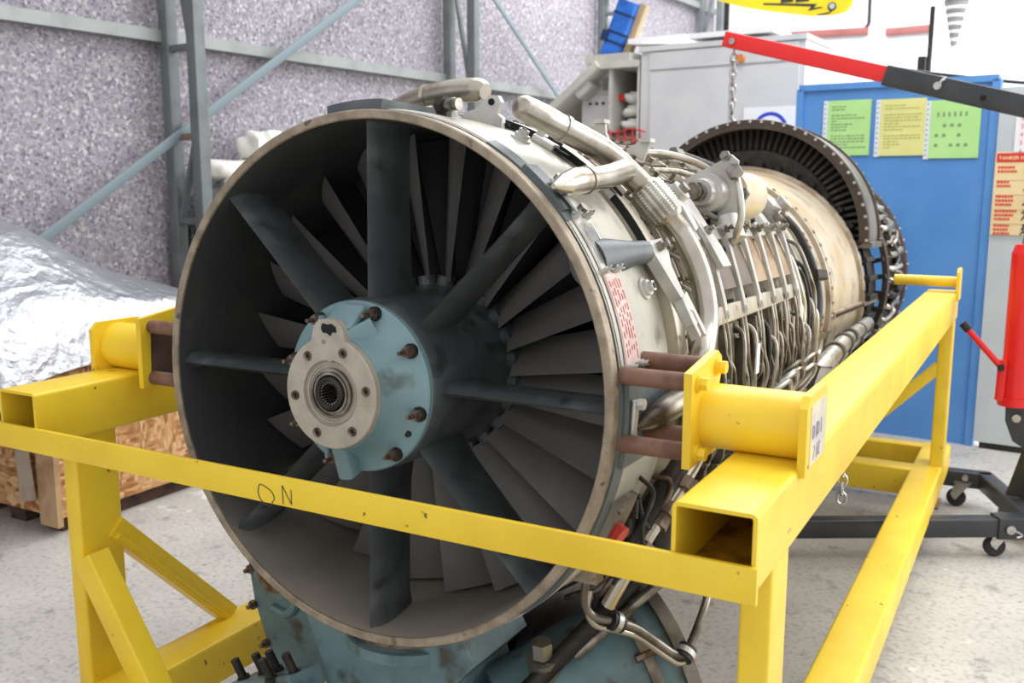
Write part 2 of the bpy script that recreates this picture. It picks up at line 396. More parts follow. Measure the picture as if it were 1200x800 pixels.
def column(v, label):
    e = empty('lattice_column', label, 'column', R3(-2.7, v, GZ), ROOM, 'steel lattice columns along the felt wall')
    MB().bar((.10, 0, 0), (.10, 0, 4.0), .06, .06, up=(0, 1, 0)).build('front_chord', STEELG, e)
    MB().bar((-.09, 0, 0), (-.09, 0, 4.0), .06, .06, up=(0, 1, 0)).build('back_chord', STEELG, e)
    for z in (.18, 1.06, 1.45, 1.85, 2.6, 3.4):
        MB().bar((-.06, 0, z), (.07, 0, z), .035, .03).build('tie', STEELR if abs(z - 1.45) < .01 else STEELG, e)
    for i, (z0, z1) in enumerate(((.2, 1.05), (1.43, 1.07), (2.58, 1.87), (2.62, 3.38), (3.95, 3.42))):
        MB().bar((.07 if i == 1 else -.06, 0, z0), (-.06 if i == 1 else .07, 0, z1), .02, .035, up=(0, 1, 0)).build('lacing_bar', STEELG, e)
    return e
column(1.79, 'grey steel lattice column nearest the camera, beside the cloth bundles')
column(3.95, 'grey steel lattice column rising behind the top of the engine')
column(6.03, 'grey steel lattice column with blue strapped bundle in front of it')
column(8.1, 'grey steel lattice column farthest back, above the white cabinet')
MB_T = MB()

# ------------------------------------------------------------------ blue notice board and what hangs on it
bb = empty('notice_board', 'tall blue partition board behind the engine exhaust', 'board', R3(.03, 3.76, GZ), ROOM)
MB().span((-.47, -.02, .0), (.43, .02, 1.71)).build('board_panel', BLUEB, bb, smooth=False)
MB().span((-.47, -.035, 1.69), (.43, .035, 1.72)).build('top_rail', BLUEB, bb, smooth=False)
MB().span((.405, -.035, 0), (.44, .035, 1.7)).build('end_post', BLUEB, bb, smooth=False)
MB().span((-.48, -.035, 0), (-.445, .035, 1.7)).build('end_post', BLUEB, bb, smooth=False)
def sleeve(u, z, w, h, pm, label, kind):
    e = empty('document_sleeve', label, 'document', R3(u, 3.735, z), ROOM, 'document sleeves on the blue board')
    MB().span((-w / 2, -.003, -h / 2), (w / 2, 0, h / 2)).build('paper', pm, e, smooth=False)
    st = MB().span((-w / 2 - .022, -.002, -h / 2 - .004), (-w / 2 + .003, .001, h / 2)).build('punched_strip', SLEEVE, e, smooth=False)
    hb = MB()
    for i in range(11): hb.cyl((-w / 2 - .013, -.0022, -h / 2 + .015 + i * (h - .03) / 10), (-w / 2 - .013, -.003, -h / 2 + .015 + i * (h - .03) / 10), .004, 8)
    stuff(hb.build('punch_hole', BLUEB, st))
    p = MB(); rnd = random.Random(int(u * 1000) + 5)
    if kind == 'text':
        for i in range(15):
            z0 = h / 2 - .03 - i * .014
            x = -w / 2 + .02
            while x < w / 2 - .03 and i not in (2, 9):
                l = rnd.uniform(.006, .02); p.span((x, -.0042, z0 - .0025), (min(x + l, w / 2 - .015), -.003, z0 + .0025)); x += l + .005
                if rnd.random() < .08: break
    else:
        for i in range(6):
            x = -w / 2 + .03 + i * .024; p.span((x, -.0042, h / 2 - .075), (x + .008, -.003, h / 2 - .055))
        for r in range(3):
            for k in range(5):
                if rnd.random() < .75:
                    x = -w / 2 + .03 + k * .032; z0 = h / 2 - .115 - r * .045
                    p.prism([(-.008, -.006), (.008, -.007), (.009, .004), (0, .009), (-.005, .004)], (x, -.0036, z0), (1, 0, 0), (0, 0, 1), .001)
    stuff(p.build('print', INKG if pm is GREENP else INKY, e, smooth=False))
    return e
sleeve(-.19, .605, .205, .265, GREENP, 'green printed page in a clear sleeve, left of the three on the blue board', 'text')
sleeve(.06, .60, .205, .265, YELP, 'yellow printed page in a clear sleeve on the blue board', 'text')
sleeve(.29, .585, .215, .265, GREENP, 'green page with rows of small pictures in a sleeve on the blue board', 'pics')

wp = empty('panel', 'pale grey partition panel at the right of the blue board', 'panel', R3(1.1, 3.73, GZ), ROOM)
MB().span((-.625, -.02, .03), (.75, .02, 1.66)).build('panel_sheet', PALEG, wp, smooth=False)
MB().span((-.60, -.018, 0), (.75, .018, .03)).build('base_rail', DARKM, wp, smooth=False)

def text_mesh(name, s, size, m, parent, loc, depth=.001, bold=False):
    cu = bpy.data.curves.new(name, 'FONT'); cu.body = s; cu.size = size; cu.extrude = depth; cu.resolution_u = 3
    if bold: cu.offset = size * .02
    t = bpy.data.objects.new('text_tmp', cu); COL.objects.link(t)
    dg = bpy.context.evaluated_depsgraph_get(); me = bpy.data.meshes.new_from_object(t.evaluated_get(dg))
    bpy.data.objects.remove(t); bpy.data.curves.remove(cu)
    me.materials.clear(); me.materials.append(m); me.name = name
    o = bpy.data.objects.new(name, me); COL.objects.link(o); o.parent = parent; o.location = loc; o.rotation_euler = (PI / 2, 0, 0); return o

sg = empty('hand_signal_chart', 'cream tanker hand signals chart with red heading on pale panel', 'sign', R3(.60, 3.708, .29), ROOM)
MB().span((-.125, -.003, -.185), (.2, .001, .185)).build('sheet', SIGNC, sg, smooth=False)
MB().span((-.12, -.0045, .14), (.195, -.003, .18)).build('heading_band', SIGNR, sg, smooth=False)
text_mesh('heading', 'TANKER HAND SIGNALS', .0215, SIGNC, sg, (-.112, -.005, .152), .0006, True)
fig = MB(); line = MB(); rl = MB()
for i in range(5):
    z = .10 - i * .065
    rl.span((-.115, -.0038, z - .042), (.19, -.003, z - .040))
    for k in range(2 if i < 2 else 3):
        l = random.uniform(.05, .085); x = -.112
        while x < -.112 + l:
            w = random.uniform(.006, .011); line.span((x, -.0042, z + .012 - k * .018), (x + w, -.003, z + .023 - k * .018)); x += w + .003
    for cx in (.01, .1):
        o = (cx, -.0036, z - .012)
        fig.cyl((cx, -.003, z + .021), (cx, -.0045, z + .021), .006, 8)
        for p, q in (((0, .015), (0, -.006)), ((0, -.006), (-.012, -.022)), ((0, -.006), (.011, -.023)), ((0, .012), (-.014 + .006 * (i % 3), .001 + .012 * (i % 2))), ((0, .012), (.013, .004 + .014 * ((i + 1) % 2)))):
            fig.bar((o[0] + p[0], -.0038, z + p[1]), (o[0] + q[0], -.0038, z + q[1]), .0012, .006, .0005, up=(0, 1, 0)) if False else fig.tube([(o[0] + p[0], -.0038, z + p[1]), (o[0] + q[0], -.0038, z + q[1])], .0032, 5)
stuff(line.build('caption', SIGNR, sg, smooth=False)); stuff(fig.build('pictogram', INKD, sg)); stuff(rl.build('row_rule', KRAFT, sg, smooth=False))
nt_ = empty('notice', 'white notice with a column of pink numbers at the right edge', 'sign', R3(.63, 3.708, .565), ROOM)
MB().span((-.085, -.003, -.11), (.12, .001, .13)).build('sheet', PAPW, nt_, smooth=False)
for i in range(6):
    text_mesh('number', '%d' % (i + 1), .028, mat('pink_ink', (226, 120, 130), .6), nt_, (-.065, -.004, .085 - i * .036), .0005)

# ------------------------------------------------------------------ white cabinet and control console at the back
cb = empty('cabinet', 'tall pale grey steel cabinet behind the hoist chain', 'cabinet', R3(-1.13, 4.4, GZ), ROOM)
MB().span((-.51, 0, 0), (.51, .5, 2.04)).build('body', WHITEP, cb, smooth=False)
MB().span((-.45, -.012, 1.93), (.47, 0, 2.03)).build('upper_panel', WHITEP, cb, smooth=False)
dl = MB().span((-.44, -.014, .05), (.07, 0, 1.91)).build('door', WHITEP, cb, smooth=False)
dr = MB().span((.085, -.014, .05), (.48, 0, 1.91)).build('door', WHITEP, cb, smooth=False)
MB().span((.04, -.03, 1.0), (.055, -.014, 1.15)).build('handle', ZINC, dl, smooth=False)
MB().span((-.52, -.02, 2.04), (.52, .52, 2.07)).build('top_edge', WHITEP, cb, smooth=False)
MB().cyl((.14, -.012, 1.955), (.14, -.05, 1.955), .022, 14).build('knob', ORANGE, cb)
MB().box((.14, -.02, 1.99), (.02, .02, .02)).build('indicator', PALEG, cb, smooth=False)
MB().span((.03, -.003, 1.88), (.045, 0, .1)).build('door_gap', mat('gap_grey', (120, 122, 128), .7), cb, smooth=False)
bd = MB().span((-.20, -.08, 0), (.32, .35, .03)); tag(room(bd.build('board', PAPW, smooth=False)), 'white flat board lying on top of the pale cabinet', 'board').location = R3(-1.12, 4.45, 1.19)
bl = MB().prism([(-.16, -.02), (.22, -.05), (.22, .01), (-.16, .01)], (0, 0, 0), (1, 0, 0), (0, 0, 1), .3)
tag(room(bl.build('wedge_tray', PAPW, smooth=False)), 'white wedge-shaped tray on the left end of the cabinet top', 'tray').location = R3(-1.60, 4.6, 1.225)
ps = empty('poster', 'white sheet with a blue ring emblem taped on the cabinet door', 'sign', R3(-.80, 4.38, .64), ROOM)
MB().span((-.16, -.003, -.16), (.15, .001, .135)).build('sheet', PAPW, ps, smooth=False)
MB().lathe([(.085, -.0045), (.105, -.0045), (.105, -.003), (.085, -.003)], 40, closed=True).build('ring', BLUEI, ps)

co = empty('control_console', 'beige steel control console with sloped hood beside the cabinet', 'console', R3(-1.9, 4.4, GZ), ROOM)
hood = [(-.43, 0), (.27, 0), (.27, 2.0), (-.04, 2.0), (-.43, 1.66)]
MB().span((-.43, .45, 0), (.25, .47, 2.0)).build('back_panel', CREAMP, co, smooth=False)
MB().span((-.03, -.03, 1.955), (.25, .47, 1.995)).build('top_panel', CREAMP, co, smooth=False)
MB().bar((-.46, .2, 1.655), (-.03, .2, 1.985), .5, .05, up=(-.6, 0, .8)).build('sloped_hood', CREAMP, co)
MB().bar((-.19, .06, 1.80), (-.10, .06, 1.88), .16, .06, .01, up=(-.6, 0, .8)).build('hood_lamp', LGREY, co)
MB().span((.035, 0, .8), (.055, .45, 1.955)).build('divider', CREAMP, co, smooth=False)
MB().span((-.43, 0, 0), (.27, .03, 1.46)).build('lower_panel', CREAMP, co, smooth=False) if False else None
cp = MB().span((-.225, .12, 1.60), (.035, .15, 1.80)).build('control_panel', WHITEP, co, smooth=False)
for i in range(4): MB().cyl((-.16 + i * .048, .12, 1.755), (-.16 + i * .048, .105, 1.755), .009, 10).build('push_button', INKD, cp)
MB().span((-.225, .12, 1.80), (.035, .16, 1.955)).build('vent_panel', CREAMP, co, smooth=False)
for i in range(6): MB().span((-.07, .115, 1.84 + i * .013), (.0, .12, 1.845 + i * .013)).build('louvre', STEELG, co, smooth=False)
MB().span((.055, .40, 1.0), (.235, .44, 1.955)).build('shelf_back', DRUST, co, smooth=False)
MB().span((.055, 0, 1.545), (.235, .42, 1.56)).build('shelf', DRUST, co, smooth=False)
MB().span((.235, 0, 0), (.250, .46, 1.98)).build('side_panel', CREAMP, co, smooth=False)
MB().span((-.43, 0.2, 0), (.255, .22, 1.5)).build('lower_panel', DARKM, co, smooth=False)
MB().span((-.24, .05, 1.5), (.235, .2, 1.545)).build('ledge', CREAMP, co, smooth=False)
def blob(name, m, size, seed, loc, label, cat, rot=0, wr=.25, group=None):
    r = random.Random(seed); b = MB(); nu, nv = 28, 16
    ph = [(r.uniform(2, 6), r.uniform(0, 6.28), r.uniform(.3, 1)) for _ in range(6)]
    vs = []
    for j in range(nv + 1):
        t = PI * j / nv
        for i in range(nu):
            p = 2 * PI * i / nu
            sx, sy, sz = math.sin(t) * math.cos(p), math.sin(t) * math.sin(p), math.cos(t)
            k = 1 + wr * .25 * sum(a * math.sin(f * (sx * 1.3 + sy) + h + 2 * sz * (q % 3)) for q, (f, h, a) in enumerate(ph)) + wr * .12 * (abs(math.sin(5 * sx + 3 * sz + ph[0][1])) + abs(math.sin(6 * sy - 4 * sz + ph[1][1])) - 1.2)
            sq = lambda x: math.copysign(abs(x) ** .7, x)
            vs.append((sq(sx) * size[0] * k, sq(sy) * size[1] * k, sq(sz) * size[2] * k))
    fs = [(j * nu + i, (j + 1) * nu + i, (j + 1) * nu + (i + 1) % nu, j * nu + (i + 1) % nu) for j in range(nv) for i in range(nu)]
    o = b.add(vs, fs).build(name, m, ang=60); o.location = loc; o.rotation_euler = (0, 0, rot)
    return tag(o, label, cat, group)
blob('cloth_bag', WHITEC, (.085, .12, .045), 3, R3(-1.755, 4.60, .708), 'folded white cloth bag lowest in the console shelf', 'bag', 0, .3, 'folded cloth bags in the console')
blob('cloth_bag', WHITEC, (.08, .11, .042), 4, R3(-1.755, 4.60, .80), 'white cloth bag in the middle of the shelf pile', 'bag', .2, .3, 'folded cloth bags in the console')
t = blob('cloth_bag', WHITEC, (.075, .10, .038), 8, R3(-1.755, 4.60, .885), 'white cloth bag with red tag on top of the pile', 'bag', -.2, .3, 'folded cloth bags in the console')
MB().box((-.065, -.085, 0), (.05, .05, .04)).build('tag', REDC, t)
net = MB()
for i in range(11):
    u = -.27 + i * .053; net.tube([(u, -.01, .02), (u + .01, -.02, -.09), (u + .005, -.015, -.18)], .005, 5, per=3)
for k in range(4): net.tube([(-.3 + i * .06, -.012, .01 - k * .055 + .012 * math.sin(i * 1.7 + k)) for i in range(11)], .005, 5, per=3)
tag(room(net.build('safety_net', REDN)), 'red cord net hanging across the front of the console', 'net').location = R3(-1.88, 4.37, .655)
tr = MB().span((-.16, -.12, 0), (.16, .14, .05)).build('tray', CREAMP, smooth=False)
tag(room(tr), 'flat beige tray on top of the console under the blue bundle', 'tray').location = R3(-1.87, 4.5, 1.095)
bv = empty('strapped_bundle', 'blue nylon bundle with navy straps leaning upright on the beige tray', 'bundle', R3(-1.93, 4.5, 1.145), (0, rad(22), rad(-4.2)))
MB().bar((.02, 0, .0), (.02, 0, .36), .14, .075, .02, up=(0, 1, 0)).build('cover', BLUEV, bv)
for z in (.09, .15, .27): MB().bar((.02, 0, z), (.02, 0, z + .014), .148, .083, .02, up=(0, 1, 0)).build('strap', NAVY, bv)
MB().bar((.115, .03, .05), (.115, .03, .37), .05, .06, .006, up=(0, 1, 0)).build('kraft_roll', KRAFT, bv)
MB().box((-.05, -.03, .12), (.05, .03, .07)).build('buckle_pouch', NAVY, bv)

# hanging lemon wing, striped streamer, pole, cable
lw = empty('wing_panel', 'lemon yellow tapered wing panel with black flash hanging overhead', 'panel', R3(-.75, 4.4, 1.26), ROOM)
outl = [(-.45, .17), (-.40, .14), (-.26, .09), (-.10, .05), (.05, .02), (.15, .0), (.27, -.006), (.34, .004), (.372, .04), (.38, .09), (.36, .3), (-.45, .36)]
MB().prism(outl, (0, 0, 0), (1, 0, 0), (0, 0, 1), .03).build('skin', WINGY, lw, smooth=False)
fl = MB()
fl.prism([(-.12, .086), (.155, .050), (.137, .028), (.22, .038), (.205, .043), (.165, .040), (.185, .060), (-.12, .094)], (0, -.0165, 0), (1, 0, 0), (0, 0, 1), .003)
fl.span((-.02, -.018, .085), (.05, -.0155, .14)).span((.065, -.018, .08), (.14, -.0155, .14))
fixn(fl.build('black_flash', INKD, lw, smooth=False))
em = MB().cyl((.268, -.015, .038), (.268, -.018, .038), .024, 18).build('emblem', INKD, lw)
MB().cyl((.269, -.018, .04), (.269, -.02, .04), .016, 16).build('emblem_centre', PALEG, em)
MB().tube([(.268, -.017, .018), (.25, -.017, .006), (.19, -.017, .001)], .004, 6, per=4).build('emblem_tail', INKD, em)
st = empty('streamer', 'grey and white striped cone streamer hanging at the top right', 'streamer', R3(.05, 5.0, 1.05), ROOM)
for i in range(12):
    z0 = .05 + i * .022; w0 = .012 + i * .0045
    MB().tube([(0, 0, z0), (0, 0, z0 + .019)], [w0, w0 + .0045], 12).build('band', GREYC if i % 2 else PAPW, st)
MB().tube([(0, 0, .315), (0, 0, .6)], [.066, .07], 12).build('band', GREYC, st)
pl = empty('wall_pole', 'slim dark upright pole with a small box against the white wall', 'pole', R3(-.085, 5.0, GZ), ROOM)
MB().cyl((0, 0, 0), (.01, 0, 2.25), .014, 10).build('pole', DARKM, pl)
MB().box((-.03, 0, 1.92), (.04, .05, .1)).build('junction_box', DARKM, pl)

cbl = MB().tube([(-.02, 3.9, .893), (.117, 3.9, .864), (.252, 3.9, .840), (.40, 3.9, .816), (.543, 3.9, .792), (1.2, 3.9, .70)], .008, 8, per=5)
tag(room(cbl.build('power_cable', RUBB)), 'black power cable strung above the blue board', 'cable')
# ------------------------------------------------------------------ crate, foil and cloths on the left
cr = empty('wooden_crate', 'strand board shipping crate with pine battens under the foil cover', 'crate', (-2.0, .81, GZ))
MB().span((-.56, 0, .06), (0, .70, .60)).build('box', OSB, cr, smooth=False)
MB().span((-.09, -.022, .03), (.008, 0, .60)).build('corner_batten', WOOD, cr, smooth=False)
MB().span((-.56, -.02, .30), (-.09, -.002, .40)).build('cross_batten', WOOD, cr, smooth=False)
for x in (-.55, -.33, -.12): MB().span((x, .02, 0), (x + .09, .68, .06)).build('skid', DRUST, cr, smooth=False)
MB().prism([(-.22, .62), (-.13, .6), (-.12, .3), (-.10, .12), (-.19, .1), (-.2, .35)], (0, -.026, 0), (1, 0, 0), (0, 0, 1), .004).build('torn_tape', TAPE, cr, smooth=False)
stk = MB().lathe([(.001, 0), (.058, 0), (.058, .003), (.001, .003)], 22).build('round_sticker', STICK, cr); stk.location = (.001, .30, .43); stk.rotation_euler = (0, 0, rad(90)); fixn(stk)
MB().box((0, -.002, 0), (.045, .003, .05)).build('sticker_symbol', mat('sticker_grey', (150, 120, 130), .5), stk)
MB().box((.02, -.003, .01), (.014, .003, .04)).build('sticker_symbol', INKD, stk); MB().box((-.022, -.003, -.012), (.016, .003, .03)).build('sticker_symbol', INKD, stk)
wr = MB(); x = .20
for ch in range(7):
    y0 = .18 + ch * .024
    wr.tube([(.002, y0, .55), (.002, y0 + .004, .51)], .003, 5); wr.tube([(.002, y0 + .002, .55 - .02 * (ch % 2)), (.002, y0 + .017, .53 + .015 * (ch % 3 - 1))], .003, 5)
    if ch % 2: wr.tube([(.002, y0 + .017, .55), (.002, y0 + .018, .512)], .003, 5)
wr.build('handwriting', INKD, cr)
MB().span((.0, .10, .20), (.003, .15, .27)).build('paper_scrap', PAPW, cr, smooth=False)
MB().span((.0, .14, .30), (.003, .19, .335)).build('paper_scrap', PAPW, cr, smooth=False)

# foil sheet draped over the load on the crate
fo = MB(); nu, nv = 64, 64; rnd = random.Random(5)
fw = [(rnd.uniform(-6, 6), rnd.uniform(-6, 6), rnd.uniform(0, 6.3), rnd.uniform(.3, 1)) for _ in range(18)]
vs = []
for j in range(nv + 1):
    for i in range(nu + 1):
        u = i / nu; v = j / nv
        x = -2.60 + .67 * u; y = .45 + 1.10 * v
        hump = .40 * math.exp(-((x + 2.45) / .38) ** 2 - ((y - .86) / .40) ** 2) + .13 * math.exp(-((x + 2.4) / .5) ** 2 - ((y - 1.5) / .55) ** 2)
        z = -.235 + hump
        ed = max(0, (u - .80) / .20); z -= .16 * ed ** 2
        ed2 = max(0, (.14 - v) / .14); z -= .30 * ed2 ** 1.2
        w = sum(a * (abs(math.sin(.5 * (fx * x + fy * y) * 1.6 + h)) - .6) for fx, fy, h, a in fw) * .0058
        vs.append((x, y, z + w + .01))
fs = [(j * (nu + 1) + i, j * (nu + 1) + i + 1, (j + 1) * (nu + 1) + i + 1, (j + 1) * (nu + 1) + i) for j in range(nv) for i in range(nu)]
tag(fo.add(vs, fs).build('foil_cover', FOIL, ang=25), 'crinkled silver foil sheet draped over the load on the crate', 'cover')

rk = empty('steel_rack', 'grey steel rack at the wall carrying the bundled cloths', 'rack', R3(-2.68, 2.33, GZ), ROOM)
for y in (-.46, .75):
    for x in (-.11, .11): MB().bar((x, y, 0), (x, y, 1.02), .04, .04, up=(0, 1, 0)).build('leg', STEELG, rk)
for x in (-.11, .11): MB().bar((x, -.48, 1.01), (x, .77, 1.01), .04, .05).build('rail', STEELG, rk)
MB().span((-.14, -.48, 1.036), (.14, .77, 1.048)).build('shelf', STEELG, rk, smooth=False)
G_ = 'bundled cloths on the rack'
blob('cloth_bundle', GREYC, (.11, .20, .115), 31, R3(-2.66, 2.06, .25), 'crumpled grey cloth bundle lowest on the rack', 'cloth', .1, .4, G_)
blob('cloth_bundle', WHITEC, (.10, .25, .055), 37, R3(-2.66, 2.10, .395), 'rolled white cloth lying on top of the grey bundle', 'cloth', -.1, .25, G_)
blob('cloth_bundle', WHITEC, (.10, .16, .075), 41, R3(-2.66, 2.24, .52), 'white cloth heap on top of the rolled cloth, highest on the rack', 'cloth', .2, .22, G_)

# ------------------------------------------------------------------ yellow engine stand
sd = empty('engine_stand', 'yellow welded steel stand carrying the jet engine on trunnions', 'stand', (0, 1.2, GZ))
SO = Vector((0, -1.2, -GZ))
def sb(mb, name, m=None, parent=None, **k):
    o = mb.build(name, m or YEL, parent or sd, **k)
    if (parent or sd) is sd: o.location = SO
    return o
TZ, TH = -.0995, .103
for x in (.661, -.672):
    r = sb(MB().bar((x, -.18, TZ), (x, 2.56, TZ), .105, TH, .008, wall=.0055), 'top_rail')
    MB().span((x - .046, -.165, TZ - TH / 2 + .007), (x + .046, 2.5, TZ - TH / 2 + .0085)).build('inner_dirt', YELD, r, smooth=False)
sb(MB().bar((-.735, -.1845, -.1345), (.717, -.1845, -.1345), .008, .046, .001), 'front_bar')
# hand-scratched letters on the front bar
wrt = MB()
ox, oz = -.0455, -.145
ring = [(-.018 + .0, .008), (-.0185, .0), (-.014, -.009), (-.004, -.0155), (.006, -.0165), (.010, -.010), (.0145, -.002), (.010, .0065), (.002, .0115), (-.010, .0155), (-.016, .0145), (-.0185, .006)]
wrt.tube([(ox + a, -.1888, oz + b) for a, b in ring], .00085, 6, per=3)
nx = -.008
for pq in (((-.006, .018), (-.005, -.012)), ((-.006, .018), (.012, -.010)), ((.012, -.010), (.0115, .0135))):
    wrt.tube([(nx + pq[0][0], -.1888, oz + pq[0][1] + .003), (nx + pq[1][0], -.1888, oz + pq[1][1] + .003)], .00075, 6)
sb(wrt, 'scratched_letters', INKD)
for (x, y0, y1) in ((-.6765, -.08, .02), (.690, -.085, .005)):
    sb(MB().bar((x, (y0 + y1) / 2, -.70), (x, (y0 + y1) / 2, -.15), .0415, y1 - y0, .006, up=(0, 1, 0)), 'post')
for x in (-.69, .69): sb(MB().bar((x, 2.48, -.70), (x, 2.48, -.15), .045, .09, .006, up=(0, 1, 0)), 'post')
for x in (-.6195, .661): sb(MB().bar((x, -1.05 if x < 0 else -.35, -.73), (x, 2.78, -.73), .10, .10, .008), 'lower_rail')
sb(MB().bar((-.62, 2.40, -.73), (.66, 2.40, -.73), .09, .098, .006), 'cross_beam')
sb(MB().bar((-.62, 2.74, -.73), (.66, 2.74, -.73), .06, .098, .006), 'cross_beam')
sb(MB().bar((-.635, -.075, -.40), (-.44, -.075, -.695), .05, .055, .004), 'brace')
sb(MB().bar((-.674, .0, -.385), (-.668, .29, -.69), .012, .06, .002, up=(1, 0, 0)), 'brace')
sb(MB().bar((-.655, .0, -.366), (-.65, .30, -.682), .045, .01, .002, up=(1, 0, 0)), 'brace')
sb(MB().bar((.69, 2.45, -.27), (.69, 1.85, -.66), .03, .06, .004, up=(1, 0, 0)), 'brace') if False else None
sb(MB().bar((.675, 2.455, -.315), (.31, 2.43, -.69), .035, .04, .004), 'brace')
sb(MB().bar((-.675, 2.455, -.315), (-.31, 2.43, -.69), .035, .04, .004), 'brace')
sb(MB().bar((.69, -.06, -.66), (.69, -.06, -.66), .03, .05, .004), 'brace') if False else None
def stand_caster(x, y):
    p = sb(MB().span((x - .06, y - .06, -.787), (x + .06, y + .06, -.78)), 'caster_plate', RUST, smooth=False)
    MB().bar((x - .02, y, -.785), (x - .02, y, -.85), .005, .045, .002, up=(0, 1, 0)).bar((x + .02, y, -.785), (x + .02, y, -.85), .005, .045, .002, up=(0, 1, 0)).build('fork', RUST, p)
    MB().lathe([(.012, -.013), (.045, -.014), (.05, -.008), (.05, .008), (.045, .014), (.012, .013)], 24).build('wheel', RUBB, p).matrix_local = Matrix.Translation((x, y, -.85)) @ Matrix.Rotation(rad(60), 4, 'Z')
for x in (-.63, .66):
    for y in (.1, 2.32): stand_caster(x, y)
# front trunnions
def trunnion(sx, ex, ix, yc, zc):
    t = sb(MB().cyl((ix, yc, zc), (ex, yc, zc), .0475, 40), 'trunnion_tube')
    poly = [(-.066, -.055), (.064, -.055), (.066, .04), (.05, .055), (-.05, .055), (-.066, .04)]
    e = MB().prism(poly, (ex, yc + .003, zc - .002), (0, 1, 0), (0, 0, 1), .011).build('end_plate', YEL, t, smooth=False)
    il = [(-.068, -.07), (.055, -.07), (.066, -.05), (.062, -.03), (.06, .03), (.072, .056), (.068, .073), (.05, .084), (-.068, .068)]
    p = MB().prism([(a, b) for a, b in il], (ix, yc - .01, zc + .006), (0, 1, 0), (0, 0, 1), .012).build('mount_plate', YEL, t, smooth=False)
    bm = MB()
    for (dy, dz) in ((-.04, .05), (.045, .06), (-.042, -.052), (.04, -.05)):
        q = MB().cyl((ix - sx * .006, yc - .01 + dy, zc + .006 + dz), (ix - sx * .112, yc - .01 + dy, zc + .006 + dz), .0135, 20).build('spacer_pin', RUST, t)
        bb_ = MB(); bb_.lathe([(.0, .0)], 3) if False else None
        b1 = MB().tube([(ix + sx * .006, yc - .01 + dy, zc + .006 + dz), (ix + sx * .010, yc - .01 + dy, zc + .006 + dz)], .013, 16).tube([(ix + sx * .010, yc - .01 + dy, zc + .006 + dz), (ix + sx * .021, yc - .01 + dy, zc + .006 + dz)], .010, 6).build('bolt', YEL, t)
    return t, e
tR, eR = trunnion(1, .716, .560, .088, -.0025)
tL, eL = trunnion(-1, -.722, -.560, .088, -.0025)
MB().prism([(-.05, -.055), (.062, -.055), (.06, .053), (-.045, .053)], (-.561 + .0075, .08, .002), (0, 1, 0), (0, 0, 1), .003).build('bare_face', DRUST, tL, smooth=False)
lb = MB().span((.7215, .048, -.05), (.7225, .143, .035)).build('label_plate', mat('faded_label', (222, 208, 170), .5, 0, (190, 184, 176), 20), eR, smooth=False)
sq = MB()
for i, (y0, ch) in enumerate(((.062, 'o'), (.08, 'i'), (.092, 'o'), (.112, 'i'))):
    if ch == 'o': sq.tube([(.7232, y0 + .006 * math.cos(k), -.003 + .010 * math.sin(k)) for k in [j * PI / 5 for j in range(10)]], 0.0006, 5, closed=True)
    else: sq.tube([(.7232, y0, .008), (.7232, y0, -.014)], 0.0006, 5)
for pts in ([(.06, -.024), (.076, -.024), (.066, -.044)], [(.084, -.044), (.090, -.024), (.096, -.044)], [(.104, -.024), (.104, -.044), (.114, -.044)]):
    sq.tube([(.7232, a, b) for a, b in pts], 0.0006, 5)
sq.build('pen_marks', mat('blue_pen', (168, 170, 182), .6), lb)
# rear trunnions
for sx in (1, -1):
    x1 = .716 * sx if sx > 0 else -.725
    t = sb(MB().cyl((.50 * sx, 2.5, -.012), (x1, 2.5, -.012), .019, 24), 'trunnion_tube')
    MB().prism([(-.05, -.07), (.05, -.07), (.05, .03), (.035, .042), (-.035, .042), (-.05, .03)], (x1, 2.5, -.005), (0, 1, 0), (0, 0, 1), .010).build('end_plate', YEL, t, smooth=False)

# ------------------------------------------------------------------ shop crane
sc_ = empty('shop_crane', 'folding engine crane with red boom tip and black legs by the exhaust', 'crane', (1.1, 2.45, GZ))
CO = Vector((-1.1, -2.45, -GZ))
def cb_(mb, name, m, parent=None, **k):
    o = mb.build(name, m, parent or sc_, **k)
    if parent is None: o.location = CO
    return o
ZL = -.795
l1 = cb_(MB().bar((1.02, 2.275, ZL), (-.42, 1.44, ZL), .055, .062, .004), 'leg', HBLK)
MB().bar((1.06, 2.298, ZL), (.90, 2.205, ZL), .066, .074, .004).build('leg_sleeve', HBLK, l1)
MB().cyl((.945, 2.20, ZL), (.952, 2.185, ZL), .015, 12).tube([(.95, 2.19, ZL + .004), (.985, 2.19, ZL - .012), (.97, 2.185, ZL - .022)], .003, 6, per=3).build('leg_pin', ZINC, l1)
l2 = cb_(MB().bar((.86, 2.745, ZL), (-.5, 2.65, ZL), .055, .062, .004), 'leg', HBLK)
MB().cyl((.775, 2.71, ZL + .012), (.775, 2.69, ZL + .012), .011, 12).build('leg_pin', ZINC, l2)
cb_(MB().bar((.84, 2.745, ZL), (1.02, 2.275, ZL), .055, .062, .004), 'base_member', HBLK)
cb_(MB().bar((.92, 2.5, ZL), (1.6, 2.5, ZL), .08, .07, .004), 'base_member', HBLK)
cb_(MB().span((.9, 2.40, ZL - .035), (1.3, 2.62, ZL - .028)), 'base_plate', ZINC, smooth=False)
